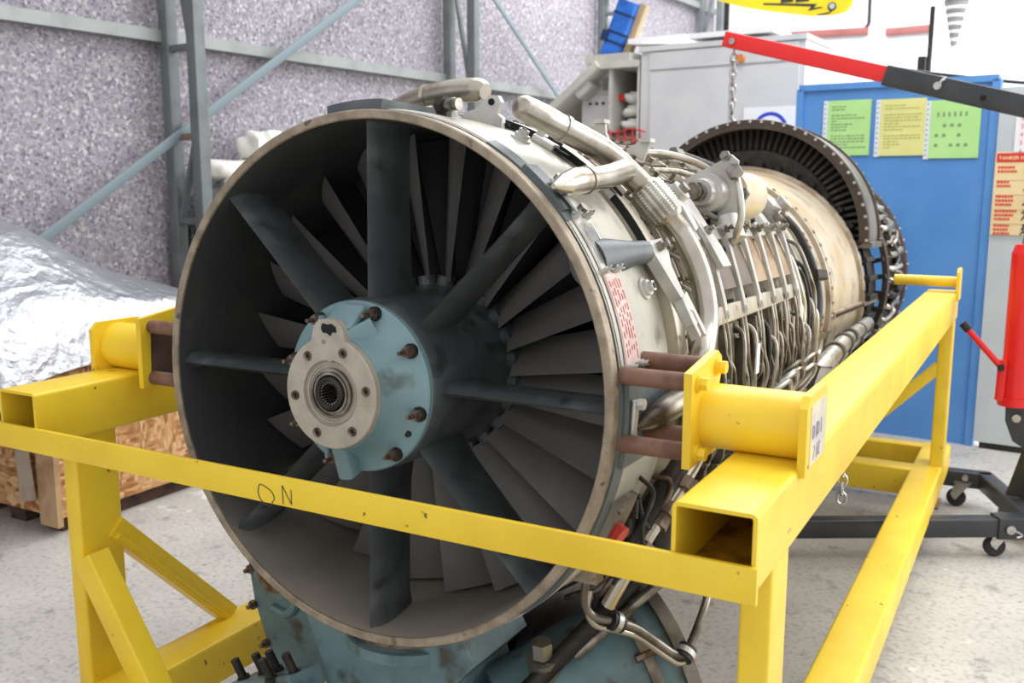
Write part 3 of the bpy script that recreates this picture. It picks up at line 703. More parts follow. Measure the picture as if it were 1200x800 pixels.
def crane_caster(x, y, ang, top):
    k = cb_(MB().box((0, 0, .098), (.06, .05, .004)), 'caster', ZINC, smooth=False)
    k.location = CO + Vector((x, y, GZ)); k.rotation_euler = (0, 0, ang)
    MB().prism([(-.026, .096), (.026, .096), (.04, .05), (.032, .036), (.016, .036)], (0, -.016, 0), (1, 0, 0), (0, 0, 1), .003).prism([(-.026, .096), (.026, .096), (.04, .05), (.032, .036), (.016, .036)], (0, .016, 0), (1, 0, 0), (0, 0, 1), .003).build('fork', ZINC, k, smooth=False)
    w = MB().lathe([(.006, -.011), (.03, -.012), (.035, -.007), (.035, .007), (.03, .012), (.006, .011)], 22).build('wheel', RUBB, k); w.location = (.022, 0, .036)
    MB().cyl((.022, -.02, .036), (.022, .02, .036), .006, 8).build('axle', ZINC, k)
    return k
crane_caster(.925, 2.215, rad(200), 0)
crane_caster(.77, 2.70, rad(170), 0)
crane_caster(-.38, 1.47, rad(190), 0)
crane_caster(-.46, 2.655, rad(170), 0)
mast = cb_(MB().bar((.955, 2.5, -.80), (1.265, 2.42, .50), .07, .075, .005), 'mast', HBLK)
MB().cyl((1.26, 2.37, .49), (1.26, 2.49, .49), .015, 12).build('pivot_pin', ZINC, mast)
YB = 2.34
bo = cb_(MB().bar((.45, YB, .701), (1.33, YB, .455), .066, .068, .005), 'boom_sleeve', HBLK)
MB().cyl((.62, YB - .034, .655), (.62, YB - .046, .655), .013, 14).tube([(.62, YB - .04, .655), (.634, YB - .042, .672), (.642, YB - .04, .676)], .005, 6).build('boom_pin', ZINC, bo)
for bx in (.76, .95): MB().cyl((bx, YB - .0325, .701 - (bx - .45) * .2795 - .004), (bx, YB - .0345, .701 - (bx - .45) * .2795 - .004), .010, 14).build('pin_hole', BLACK, bo)
bt = cb_(MB().bar((-.118, YB, .861), (.50, YB, .690), .05, .054, .004, wall=.004), 'boom_extension', HRED)
MB().cyl((-.085, YB - .026, .848), (-.085, YB - .036, .848), .011, 14).cyl((-.085, YB + .026, .848), (-.085, YB + .036, .848), .011, 14).build('end_bolt', ZINC, bt)
ch = cb_(MB().tube([(-.085, YB, .846), (-.085, YB, .80)], .004, 6), 'chain', ZINC)
for i in range(8):
    zc = .788 - i * .026
    a = i % 2 * PI / 2 + .5
    dx, dy = math.cos(a), math.sin(a)
    MB().tube([(-.085 + dx * 0.0105 * math.cos(t), YB + dy * .0105 * math.cos(t), zc + .019 * math.sin(t)) for t in [k * PI / 6 for k in range(12)]], .0042, 6, closed=True).build('link', ZINC, ch)
hk = [(-.085, .595), (-.085, .578), (-.078, .566), (-.068, .555), (-.068, .540), (-.080, .530), (-.095, .533), (-.101, .545), (-.098, .556)]
MB().tube([(x, YB, z) for x, z in hk], [.005, .006, .008, .009, .009, .008, .006, .004], 10, per=4).build('hook', ZINC, ch)
jk = cb_(MB().cyl((.922, 2.46, -.405), (.922, 2.46, .10), .046, 32), 'hydraulic_jack', HRED)
MB().cyl((.922, 2.46, .10), (.922, 2.46, .13), .046, 32, r2=.036).build('jack_collar', HRED, jk)
MB().cyl((.922, 2.46, .13), (.99, 2.42, .53), .018, 20).build('piston_rod', ZINC, jk)
MB().cyl((.922, 2.46, -.43), (.922, 2.46, -.40), .054, 32).build('jack_foot', HRED, jk)
MB().bar((.878, 2.435, -.27), (.876, 2.435, -.41), .03, .035, .006, up=(0, 1, 0)).build('pump_block', HRED, jk)
hd = MB().cyl((.874, 2.42, -.293), (.758, 2.42, -.166), .0105, 14).build('pump_handle', HRED, jk)
MB().cyl((.764, 2.42, -.172), (.742, 2.42, -.148), .014, 14).build('handle_grip', RUBB, hd)
MB().tube([(.874, 2.40, -.293), (.874, 2.44, -.293)], .012, 12).build('handle_pivot', DARKM, hd)
cv = cb_(MB().prism([(-.03, .0), (-.028, -.05), (.0, -.12), (.05, -.15), (.06, -.02), (.03, .01)], (.928, 2.425, -.43), (1, 0, 0), (0, 0, 1), .012), 'clevis', HBLK, smooth=False)
MB().cyl((.935, 2.41, -.465), (.935, 2.40, -.465), .014, 12).build('clevis_bolt', ZINC, cv)

# ------------------------------------------------------------------ the jet engine
en = empty('jet_engine', 'large turbojet engine with eight dark intake struts mounted in the yellow stand', 'engine', (0, 0, 0), (rad(-1.6), 0, rad(.6)))
def P(ang, r, a, zc=0.0): return Vector((r * math.sin(rad(ang)), a, r * math.cos(rad(ang)) + zc))
def eb(mb, name, m, parent=None, **k): return mb.build(name, m, parent or en, **k)
NR = 120
# intake
rim = eb(MB().lathe([(.4365, .012), (.4365, .0), (.4385, -.002), (.4495, -.002), (.4515, .0), (.4515, .020), (.446, .022)], NR), 'intake_rim', RIMM)
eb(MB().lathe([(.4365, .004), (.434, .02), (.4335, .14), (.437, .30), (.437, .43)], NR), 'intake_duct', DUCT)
ic = eb(MB().lathe([(.446, .018), (.453, .026), (.4565, .05), (.4565, .225), (.452, .228), (.448, .238), (.448, .252)], NR), 'intake_casing', CASE)
eb(MB().lathe([(.448, .25), (.466, .253), (.468, .257), (.468, .288), (.464, .292), (.441, .293)], NR), 'clamp_ring', RIB)
eb(MB().lathe([(.4470, .0215), (.4545, .0235), (.4585, .044), (.4585, .050), (.455, .0505)], 24, a0=29, a1=52), 'slate_edge_band', SLATE)
eb(MB().lathe([(.4470, .0215), (.4545, .0235), (.4585, .044), (.4585, .050), (.455, .0505)], 48, a0=82, a1=140), 'slate_edge_band', SLATE)
eb(MB().lathe([(.4470, .0215), (.4545, .0235), (.4585, .044), (.4585, .050), (.455, .0505)], 80, a0=215, a1=340), 'slate_edge_band', SLATE)
eb(MB().lathe([(.4472, .0205), (.4520, .0235), (.4540, .030)], NR), 'rim_joint', DARKM)
# slate pads on the casing
def pad(a0, a1, y0, y1, r0, r1, m, name, n=12):
    return eb(MB().lathe([(r0, y0), (r1, y0 + .003), (r1, y1 - .003), (r0, y1)], n, a0=a0, a1=a1, closed=True), name, m)
pad(-11, 3, .02, .21, .452, .470, SLATE, 'mount_pad')
pad(82, 101, .03, .215, .450, .4625, SLATE, 'mount_pad', 10)
pad(-101, -82, .03, .215, .450, .4625, SLATE, 'mount_pad', 10)
pad(38, 50, .025, .07, .452, .4615, SLATE, 'mount_pad')
# struts and hub
def strut_mesh():
    m = MB(); rings = []
    prof = []
    nchord = 9
    for i in range(nchord): t = i / (nchord - 1); prof.append((t, 1))
    for i in range(nchord - 2, 0, -1): t = i / (nchord - 1); prof.append((t, -1))
    def half(t): return 1.35 * (0.2969 * math.sqrt(t) - .126 * t - .3516 * t * t + .2843 * t ** 3 - .1015 * t ** 4) * 5
    secs = [(.118, .165, .060, -.022), (.132, .150, .040, -.014), (.152, .138, .028, -.008), (.19, .128, .0225, -.003), (.30, .122, .021, 0), (.405, .122, .021, 0), (.420, .126, .024, 0), (.429, .128, .030, 0), (.437, .130, .042, 0)]
    vs = []
    for r, c, th, off in secs:
        for t, sgn in prof: vs.append((sgn * half(max(t, 0)) * th * .62, max(.013, .010 + off) + t * c, r))
    k = len(prof); n = len(secs)
    fs = [(i * k + j, i * k + (j + 1) % k, (i + 1) * k + (j + 1) % k, (i + 1) * k + j) for i in range(n - 1) for j in range(k)]
    return m.add(vs, fs)
s0 = fixn(eb(strut_mesh(), 'strut', STRUT, ang=60))
for i in range(1, 8): dup(s0, en, (0, rad(45 * i), 0))
eb(MB().lathe([(.125, -.006), (.142, -.006), (.146, .0), (.147, .02), (.148, .16), (.152, .19), (.165, .30), (.17, .5)], 72), 'hub', STRUT)
fc = eb(MB().lathe([(.1435, -.006), (.1435, -.016), (.141, -.019), (.128, -.021), (.119, -.026), (.104, -.045), (.096, -.066), (.093, -.074), (.05, -.074)], 72), 'front_cover', BLUEC)
# cream gear plate with lobe
poly = []
for i in range(48):
    a = 2 * PI * i / 48; x, z = .0905 * math.sin(a), .0905 * math.cos(a); poly.append((x, z))
gp = MB().lathe([(.052, -.0735), (.0905, -.0735), (.0905, -.0865), (.089, -.088), (.054, -.088), (.054, -.082), (.040, -.081), (.040, -.076)], 60).build('gear_plate', CREAM, fc)
lob = [(-.040, .075), (-.036, .090), (-.032, .106), (-.022, .117), (-.006, .120), (.012, .118), (.024, .108), (.029, .092), (.036, .076), (.0, .05)]
fixn(MB().prism(lob, (0, -.0805, 0), (1, 0, 0), (0, 0, 1), .014).build('lobe', CREAM, fc, smooth=False))
kh = [(-.016, .104), (-.013, .112), (-.004, .110), (.004, .112), (.013, .107), (.014, .099), (.006, .099), (.002, .093), (-.004, .097), (-.012, .097)]
fixn(MB().prism(kh, (0, -.0885, 0), (1, 0, 0), (0, 0, 1), .002).build('keyhole', BLACK, fc, smooth=False))
for i in range(6):
    p = P(22 + i * 60, .072, -.088)
    MB().lathe([(.0035, -.0005), (.007, -.0035), (.008, -.001), (.008, .001)], 16, c=(p.x, p.z)).build('threaded_insert', STUDM, fc).location = (0, -.088, 0)
    MB().cyl(p + Vector((0, -.0002, 0)), p + Vector((0, -.001, 0)), .0055, 12).build('insert_bore', BLACK, fc)
MB().lathe([(.054, -.0805), (.049, -.084), (.047, -.0835), (.047, -.078)], 48).build('step_ring', CREAM, fc)
MB().lathe([(.0405, -.079), (.0405, -.087), (.0385, -.088), (.036, -.088), (.036, -.084), (.0335, -.084), (.0335, -.0875), (.030, -.088), (.0285, -.083)], 48).build('bearing_ring', GEARM, fc)
MB().lathe([(.0285, -.083), (.0265, -.091), (.0225, -.093), (.019, -.091), (.018, -.060), (.0, -.060)], 40).build('spline_socket', DARKM, fc)
tm = MB()
for i in range(22):
    a = rad(i * 360 / 22); tm.bar((.0175 * math.sin(a), -.089, .0175 * math.cos(a)), (.0175 * math.sin(a), -.062, .0175 * math.cos(a)), .0022, .0022, .0005)
stuff(tm.build('spline_tooth', GEARM, fc))
# rib and boss castings on the blue cover
pr = [(.0, -.022), (.0, -.05), (.0, -.07)]
MB().bar((.052, -.035, .098), (.028, -.066, .078), .012, .05, .004).build('cast_rib', BLUEC, fc)
MB().bar((-.058, -.035, .094), (-.034, -.066, .082), .012, .05, .004).build('cast_rib', BLUEC, fc)
MB().bar((.0, -.03, .132), (.0, -.07, .10), .06, .016, .006).build('cast_rib', BLUEC, fc)
MB().bar((-.012, -.045, -.085), (-.010, -.025, -.148), .032, .04, .012, up=(0, 1, 0)).build('drain_boss', BLUEC, fc)
MB().bar((-.05, -.03, -.075), (-.052, -.02, -.13), .012, .03, .005, up=(0, 1, 0)).build('drain_boss', BLUEC, fc)
for i, a in enumerate((18, 58, 104, 142, 198, 238, 286, 326)):
    p = P(a, .1305, -.019)
    s = MB().cyl(p, p + Vector((0, -.006, 0)), .0125, 16).build('spot_face', DARKM, fc)
    b = MB(); b.tube([p + Vector((0, -.005, 0)), p + Vector((0, -.016, 0))], .0095, 6); b.tube([p + Vector((0, -.016, 0)), p + Vector((0, -.021, 0))], .0075, 12); b.tube([p + Vector((0, -.021, 0)), p + Vector((0, -.037, 0))], [.0042, .0036], 8)
    b.build('stud_and_nut', STUDM, fc)
p = P(122, .124, -.021); MB().cyl(p, p + Vector((0, -.004, 0)), .006, 12).build('plug', DARKM, fc)
# inlet guide vanes, rotor blades, dark core
def vane(r0, r1, chord, st0, st1, th, y0):
    m = MB(); vs = []; n = 4
    for i in range(n):
        t = i / (n - 1); r = r0 + (r1 - r0) * t; st = rad(st0 + (st1 - st0) * t); c = chord * (.82 + .18 * t)
        ax, ay = -math.sin(st), math.cos(st)     # rearward goes anticlockwise
        for q, w in ((-.5, .12), (-.2, 1), (.15, .9), (.5, .12), (.15, -.75), (-.2, -.85)):
            vs.append((ax * c * q + ay * th * w / 2, y0 + ay * c * q - ax * th * w / 2, r))
    k = 6
    fs = [(i * k + j, i * k + (j + 1) % k, (i + 1) * k + (j + 1) % k, (i + 1) * k + j) for i in range(n - 1) for j in range(k)]
    fs += [tuple(range(k - 1, -1, -1)), tuple((n - 1) * k + j for j in range(k))]
    return m.add(vs, fs)
v0 = fixn(eb(vane(.165, .428, .105, 40, 50, .007, .235), 'inlet_guide_vane', VANE, ang=25))
NV = 24
v0.rotation_euler = (0, rad(5), 0)
for i in range(1, NV): dup(v0, en, (0, rad(5 + i * 360 / NV), 0))
b0 = fixn(eb(vane(.165, .434, .075, -42, -58, .006, .345), 'rotor_blade', VANED, ang=25))
for i in range(1, 32): dup(b0, en, (0, rad(i * 360 / 32), 0))
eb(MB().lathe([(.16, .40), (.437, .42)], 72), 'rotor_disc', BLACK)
sp = MB()
for i in range(NV):
    p = P(5 + i * 360 / NV, .166, .235); sp.cyl(P(5 + i * 360 / NV, .155, .235), P(5 + i * 360 / NV, .172, .235), .018, 14)
eb(sp, 'vane_root_button', STRUT)['kind'] = 'stuff'

# compressor casing with stiffener ribs
eb(MB().lathe([(.442, .293), (.442, .44), (.431, .47), (.43, .7), (.424, 1.0), (.415, 1.25), (.412, 1.30)], NR), 'compressor_casing', COMP)
def ribring(y, r, w=.007, m=RIB, base=None, name='stiffener_rib', a0=0, a1=360):
    base = base or (.440 if y < .45 else .418)
    return eb(MB().lathe([(base, y - w / 2), (r - .003, y - w / 2), (r, y - w / 2 + .002), (r, y + w / 2 - .002), (r - .003, y + w / 2), (base, y + w / 2)], 96 if a1 - a0 > 300 else 40, a0=a0, a1=a1), name, m)
for y, r, w in ((.325, .457, .012), (.372, .455, .008), (.43, .466, .016), (.485, .452, .007), (.53, .453, .007), (.58, .453, .007), (.63, .463, .013), (.68, .450, .007), (.73, .450, .007), (.79, .461, .013), (.84, .447, .007), (.89, .446, .007), (.95, .458, .013), (1.0, .442, .007), (1.06, .452, .012), (1.12, .44, .008), (1.18, .438, .008)):
    ribring(y, r, w)
hol = MB()
for y, r in ((.325, .457), (.43, .466), (.63, .463), (.79, .461), (.95, .458)):
    for k in range(46):
        a = -60 + k * 4
        hol.tube([P(a, r - .001, y), P(a, r + .0012, y)], .0036, 6)
stuff(eb(hol, 'rib_rivet', DARKM))
# red strips between the ribs at the top
pad(16, 31, .385, .42, .425, .452, REDP, 'red_panel')
pad(34, 40, .335, .365, .425, .450, REDP, 'red_panel')
# unison ring segments on the right side, oily metal, under the comb
for y in (.36, .46, .555, .655, .76, .865, .97):
    eb(MB().lathe([(.462, y - .012), (.470, y - .012), (.470, y + .012), (.462, y + .012)], 30, a0=80, a1=150, closed=True), 'unison_ring', COMP)
# variable-vane levers: small arms on the compressor's right side
lv = MB()
for y in (.345, .405, .508, .605, .705, .815, .92):
    for k in range(26):
        a = -30 + k * 7.5
        p, q = P(a, .452, y), P(a + 3.2, .466, y + .03)
        lv.bar(p, q, .005, .007, .001); lv.tube([p, P(a, .470, y)], .0045, 6)
stuff(eb(lv, 'vane_lever', PIPED))

# clamp-band toggles and casing bolts on the front casing
def boss(ang, y, r=.457, s=1.0, m=LGREY):
    n = P(ang, 1, 0); o = P(ang, r, y)
    b = MB().tube([o - n * .004, o + n * .003], .018 * s, 20).tube([o + n * .003, o + n * .010], .013 * s, 18).tube([o + n * .010, o + n * .018], .0095 * s, 6)
    e = eb(b, 'casing_bolt', m)
    MB().tube([o + n * .018, o + n * .0195], .005 * s, 8).build('bolt_socket', DARKM, e)
    return e
for a, y in ((42, .165), (68, .18), (26, .17), (8, .17), (120, .17), (-12, .17)): boss(a, y)
for a, y in ((12.5, .195), (28, .20), (44, .225)):
    t_ = Vector((math.cos(rad(a)), 0, -math.sin(rad(a)))); n = P(a, 1, 0)
    o = P(a, .462, y + .03)
    e = eb(MB().bar(o - t_ * .022, o + t_ * .022, .026, .014, .004, up=n).tube([o - t_ * .016 + n * .006, o - t_ * .016 + n * .014], .008, 8), 'toggle_clamp', LGREY)
    MB().bar(o + t_ * .02, o + t_ * .05, .010, .006, .002, up=n).build('clamp_slot', BLACK, e)
    MB().bar(o + t_ * .0 + n * .012, o + t_ * .03 + n * .012, .006, .005, .001, up=n).build('clamp_latch', DARKM, e)
# dark slot line round the casing
eb(MB().lathe([(.4575, .243), (.4695, .246), (.4695, .2505), (.4575, .2505)], 60, a0=8, a1=60, closed=True), 'clamp_slot_band', BLACK)
# bracket pair plates on the slate pad
for a, y in ((47.5, .055),):
    t_ = Vector((math.cos(rad(a)), 0, -math.sin(rad(a)))); n = P(a, 1, 0); o = P(a, .466, y)
    e = eb(MB().bar(o - t_ * .036, o + t_ * .036, .020, .006, .002, up=n), 'link_plate', LGREY)
    MB().tube([o - t_ * .03, o - t_ * .03 + n * .012], .008, 12).build('pin_head', GEARM, e); MB().tube([o + t_ * .03, o + t_ * .03 + n * .012], .008, 12).build('pin_head', GEARM, e)
# placards
pl1 = pad(52, 63, .040, .100, .4566, .4590, mat('etched_plate', (196, 192, 182), .4, .4, (170, 166, 158), 40), 'data_plate', 8)
pl2 = pad(64, 81.5, .040, .098, .4566, .4590, PINKL, 'warning_placard', 8)
def on_case(mb, a, y, da, dy, r=.4594, th=.0004):
    t_ = Vector((math.cos(rad(a)), 0, -math.sin(rad(a)))); n = P(a, 1, 0); o = P(a, r, y)
    mb.bar(o - t_ * da / 2, o + t_ * da / 2, dy, th, .0001, up=n)
m1 = MB()
for k in range(6): on_case(m1, 57.5, .048 + k * .008, .07, .0022)
on_case(m1, 56, .068, .018, .03); on_case(m1, 60, .075, .014, .02)
stuff(m1.build('etched_text', mat('etch_grey', (120, 120, 124), .5), pl1))
m2 = MB(); rr_ = random.Random(7)
for k in range(5):
    a = 66
    while a < 80:
        w = rr_.uniform(.006, .018); on_case(m2, a, .05 + k * .0095, w, .0028); a += math.degrees(w / .46) + .7
stuff(m2.build('warning_text', REDINK, pl2))
for a in (51.7, 63.4, 81.8): boss(a, .09, .456, .45); boss(a, .047, .456, .4)
# union fitting at the rim top and lifting lug
o = P(12, .462, .105)
u1 = eb(MB().tube([o + Vector((-.014, 0, .012)), o + Vector((.002, -.004, .012))], .016, 6), 'union_fitting', DARKM)
MB().tube([o + Vector((.002, -.004, .012)), o + Vector((.030, -.010, .012))], .010, 14).build('fitting_spigot', GEARM, u1)
MB().tube([o + Vector((.014, -.006, .012)), o + Vector((.020, -.0075, .012))], .012, 14).build('spigot_bead', GEARM, u1)
MB().bar(o + Vector((-.006, 0, -.012)), o + Vector((-.006, 0, .01)), .02, .02, .004).build('fitting_stem', DARKM, u1)
lug = [(-.04, -.02), (.045, -.02), (.042, .002), (.030, .008), (.034, .028), (.026, .038), (.008, .036), (.002, .026), (-.016, .008), (-.036, .0)]
e = eb(MB().prism(lug, P(12.5, .468, .215), (1, 0, -.19), (.19, 0, 1), .012), 'lifting_lug', LGREY, smooth=False)
fixn(e); MB().cyl(P(12.5, .468, .215) + Vector((.020, -.0065, .022)), P(12.5, .468, .215) + Vector((.020, -.008, .022)), .006, 14).build('lug_hole', BLACK, e)
# saddle bracket on the top of the compressor
sad = [(-.068, -.03), (.068, -.03), (.066, .030), (.046, .036), (.036, .02), (.018, .002), (-.018, .002), (-.036, .018), (-.046, .038), (-.066, .034)]
e = eb(MB().prism(sad, P(22, .462, .66), (math.cos(rad(22)), .0, -math.sin(rad(22))), (math.sin(rad(22)), 0, math.cos(rad(22))), .010), 'saddle_bracket', LGREY, smooth=False); fixn(e)
for dx in (-.056, .056):
    o = P(22, .462, .66) + Vector((math.cos(rad(22)) * dx, 0, -math.sin(rad(22)) * dx)) + P(22, .036, 0)
    MB().box(o, (.026, .03, .008)).build('saddle_foot', LGREY, e, smooth=False)

# bleed pipe on the right
bp = [P(27.2, .513, .110), P(29.6, .510, .145), P(32.2, .506, .19), P(37.7, .502, .265), P(42.3, .496, .305), P(47.5, .494, .325)]
b = eb(MB().tube(bp, [.0205, .0220, .021, .022, .022, .022], 20, per=6), 'bleed_pipe', PIPE)
MB().tube([P(26.4, .5135, .098), P(26.6, .514, .101), P(26.9, .5135, .105), P(27.2, .513, .110)], [.006, .014, .0185, .0205], 20).build('pipe_end', PIPE, b)
d = (bp[3] - bp[2]).normalized(); o = bp[2]
MB().tube([o - d * .004, o + d * .004], .0235, 20).build('weld_band', PIPE, b)
br = [P(46.5, .478, .0), P(46.3, .481, .035), P(45.8, .485, .075), P(45.6, .492, .14), P(45, .497, .20), P(43.8, .5, .27)]
MB().tube(br, [.004, .017, .0215, .0195, .0195, .021], 20, per=6).build('branch_pipe', PIPE, b)
d = (br[3] - br[2]).normalized()
MB().tube([br[2] + d * .028, br[2] + d * .034], .0225, 20).build('weld_band', PIPE, b)
# braided bellows
def braid(path, r, nseg=60, n=96):
    Pp = [path[0].lerp(path[1], i / nseg) for i in range(nseg + 1)]; m = MB(); x, y, d = m.frame(path[1] - path[0]); vs = []
    for i, p in enumerate(Pp):
        for j in range(n):
            a = 2 * PI * j / n; k = 1 + .075 * math.sin(9 * a + i * .62) * math.sin(9 * a - i * .62)
            bulge = 1 + .05 * math.sin(PI * i / nseg)
            vs.append(p + (x * math.cos(a) + y * math.sin(a)) * r * k * bulge)
    fs = [(i * n + j, i * n + (j + 1) % n, (i + 1) * n + (j + 1) % n, (i + 1) * n + j) for i in range(nseg) for j in range(n)]
    return m.add(vs, fs)
q0, q1 = P(47.5, .494, .325), P(54.8, .495, .337)
br_ = eb(braid((q0, q1), .0305), 'braided_bellows', SILV, ang=80)
d = (q1 - q0).normalized()
MB().tube([q0 - d * .006, q0 + d * .004], [.024, .030], 24).build('bellows_collar', PIPE, br_); MB().tube([q1 - d * .004, q1 + d * .002, q1 + d * .008], [.030, .030, .026], 24).build('bellows_collar', PIPE, br_)
dn = [q1, P(59.4, .499, .341), P(64, .500, .345), P(69, .500, .343), P(74, .499, .335), P(78.5, .497, .32), P(84.5, .497, .27), P(92, .49, .24), P(100, .487, .24)]
eb(MB().tube(dn, [.022, .021, .021, .0205, .020, .020, .020, .019], 20, per=6), 'bleed_downpipe', PIPE)
# left bleed pipe crossing the top
lp = [P(11.3, .509, .225), P(9, .510, .23), P(3, .505, .235), P(-4, .500, .24), P(-12, .495, .245), P(-22, .485, .25)]
b = eb(MB().tube(lp, [.014, .0215, .0215, .019, .014, .010], 20, per=6), 'bleed_pipe', PIPE)
MB().tube([lp[3] - Vector((.004, 0, 0)), lp[3] + Vector((.004, 0, 0))], .021, 20).build('weld_band', PIPE, b)
# lower right bullet pipe behind the pins
bl_ = [P(93.5, .466, .06), P(92.5, .476, .085), P(91, .488, .125), P(90, .496, .19), P(88, .495, .27)]
eb(MB().tube(bl_, [.004, .014, .0205, .0215, .021], 20, per=6), 'bullet_pipe', PIPED)
e = eb(MB().bar(P(88, .468, .045), P(97, .468, .045), .016, .008, .004, up=P(92, 1, 0)), 'pipe_strap', LGREY)
for a in (88.6, 96.4): MB().hexbolt(P(a, .472, .045), P(a, 1, 0), .009, .01).build('strap_bolt', LGREY, e)

# actuating lever in front of the comb
o = P(61, .455, .195)
e = eb(MB().tube([P(60, .428, .075), P(60.2, .445, .12), P(60.6, .462, .165), P(61, .472, .205)], [.040, .031, .021, .019], 24), 'lever_bracket', SLATE)
arm = [(-.028, .02), (.032, .024), (.036, -.004), (.022, -.026), (.018, -.085), (.024, -.130), (.008, -.134), (.002, -.095), (-.022, -.028), (-.030, -.004)]
tg = Vector((math.cos(rad(62)), 0, -math.sin(rad(62)))); nn = P(62, 1, 0)
ar = eb(MB().prism(arm, P(62, .478, .232), (0, 1, 0), -tg, .020), 'clevis_arm', LGREY, smooth=False); fixn(ar)
MB().prism([(-.004, -.085), (.030, -.075), (.036, -.14), (.03, -.155), (.022, -.15), (.02, -.11), (.008, -.105), (.006, -.15), (-.004, -.155), (-.008, -.13)], P(62, .478, .232) + nn * .004, (0, 1, 0), -tg, .016).build('fork', LGREY, ar, smooth=False)
for (a_, b_) in ((.0, .008), (.028, .012)):
    c_ = P(62, .478, .232) + Vector((0, a_, 0)) - tg * b_
    MB().hexbolt(c_ + nn * .01, nn, .009, .010, .01, .005).build('arm_bolt', GEARM, ar)

# comb of bell-crank brackets with two support bars
ub = eb(MB().bar(P(58.5, .476, .42), P(58.0, .472, 1.14), .028, .022, .003, up=P(58, 1, 0)), 'support_bar', LGREY)
lb_ = eb(MB().bar(P(77.6, .470, .43), P(76.8, .464, 1.15), .034, .020, .003, up=P(77, 1, 0)), 'support_bar', RIB)
def crank(y, r_up, r_lo):
    m = MB(); N_ = 12
    A = [56.8 + (78.5 - 56.8) * i / N_ for i in range(N_ + 1)]
    ro = [.499 - .006 * math.sin(PI * i / N_) - .015 * i / N_ for i in range(N_ + 1)]
    ri = [.474 - .030 * math.sin(PI * min(1, i / 9)) - .008 * i / N_ for i in range(N_ + 1)]
    hole = lambda i: 0.0 if i < 1 or i > 8 else math.sin(PI * (i - 1) / 7) ** .6
    def band(ra, rb, h):
        n = N_ + 1; vs = []
        for s in (-1, 1):
            for r_ in (ra, rb): vs += [P(A[i], r_[i], y + s * h) for i in range(n)]
        fs = []
        for i in range(N_):
            fs += [(i, i + 1, n + i + 1, n + i), (2 * n + i + 1, 2 * n + i, 3 * n + i, 3 * n + i + 1), (i + 1, i, 2 * n + i, 2 * n + i + 1), (n + i, n + i + 1, 3 * n + i + 1, 3 * n + i)]
        fs += [(0, n, 3 * n, 2 * n), (n - 1, 3 * n - 1, 4 * n - 1, 2 * n - 1)]
        m.add(vs, fs)
    mid = [(a + b) / 2 for a, b in zip(ro, ri)]
    band(ro, [mid[i] + (ro[i] - .0075 - mid[i]) * hole(i) for i in range(N_ + 1)], .009)
    band([mid[i] + (ri[i] + .006 - mid[i]) * hole(i) for i in range(N_ + 1)], ri, .007)
    e = fixn(eb(m, 'bell_crank', LGREY, smooth=False))
    nn = P(59, 1, 0); MB().hexbolt(P(58.6, .494, y), nn, .010, .010, .010, .005).tube([P(58.6, .486, y - .016), P(58.6, .486, y + .016)], .010, 10).build('crank_bolt', GEARM, e)
    MB().tube([P(77.6, .468, y - .014), P(77.6, .468, y + .014)], .011, 12).hexbolt(P(77.6, .476, y), P(77.6, 1, 0), .009, .008).build('pivot_bolt', GEARM, e)
    # paired pull rods curving down from the crank
    for dy in (-.012, .012):
        pp = [P(78.5, .474, y + dy), P(84, .476, y + dy), P(90, .478, y + dy * 1.4), P(95, .486, y + dy * 1.6 + .012), P(100, .484, y + dy + .016), P(108, .480, y + dy), P(118, .478, y + dy * .8 - .01)]
        MB().tube(pp, .0042, 8, per=5).build('pull_rod', ROD, e)
    return e
for y in (.50, .63, .755, .88, 1.0, 1.11): crank(y, 0, 0)
# curved rear webs behind the cranks
for y in (.565, .693, .818, .94, 1.055):
    eb(MB().lathe([(.432, y - .03), (.456, y - .035), (.472, y + .01), (.478, y + .05), (.432, y + .05)], 16, a0=58.5, a1=72, closed=True), 'crank_housing', CUP if y > .8 else CUPD)
# slotted curtain plates below the comb
for y, dz in ((.47, 0), (.59, 4), (.70, 0), (.81, 5), (.92, 1), (1.03, 4)):
    poly_a = [(80, .452), (80, .482), (86, .484), (89, .494), (94, .494), (97, .482), (104, .480), (110, .492), (116, .49), (118, .455)]
    vs = [P(a + dz, r, y + s * .005) for s in (-1, 1) for a, r in poly_a]; n = len(poly_a)
    fs = [tuple(range(n - 1, -1, -1)), tuple(range(n, 2 * n))] + [(i, (i + 1) % n, n + (i + 1) % n, n + i) for i in range(n)]
    e = fixn(eb(MB().add(vs, fs), 'bracket_plate', PIPED, smooth=False))
    for a in (92, 112): MB().tube([P(a + dz, .486, y - .012), P(a + dz, .486, y + .012)], .006, 8).build('plate_bolt', GEARM, e)
eb(MB().prism([(-.012, -.03), (.012, -.03), (.014, .03), (-.010, .034)], P(90, .492, .66), (0, 1, 0), (0, 0, 1), .003), 'white_tag', PAPW, smooth=False)

# fuel control behind the bellows
pc = P(49, .505, .66)
ax_ = Vector((.12, 1, -.03)).normalized()
pu = eb(MB().tube([pc - ax_ * .055, pc - ax_ * .035, pc - ax_ * .034, pc + ax_ * .03], [.026, .03, .040, .042], 24), 'fuel_control', LGREY)
tri = [(-.055, -.05), (-.02, -.065), (.045, -.03), (.075, .02), (.06, .04), (.02, .055), (.0, .085), (-.02, .085), (-.035, .045), (-.06, -.01)]
fixn(MB().prism(tri, pc + ax_ * .0, (math.cos(rad(40)), .1, -math.sin(rad(40))), (math.sin(rad(40)), 0, math.cos(rad(40))), .012).build('triangular_flange', LGREY, pu, smooth=False))
MB().tube([pc + ax_ * .02 + Vector((.02, 0, .0)), pc + ax_ * .13 + Vector((.02, 0, 0)), pc + ax_ * .15 + Vector((.02, 0, 0))], [.050, .050, .042], 30).build('can', CANC, pu)
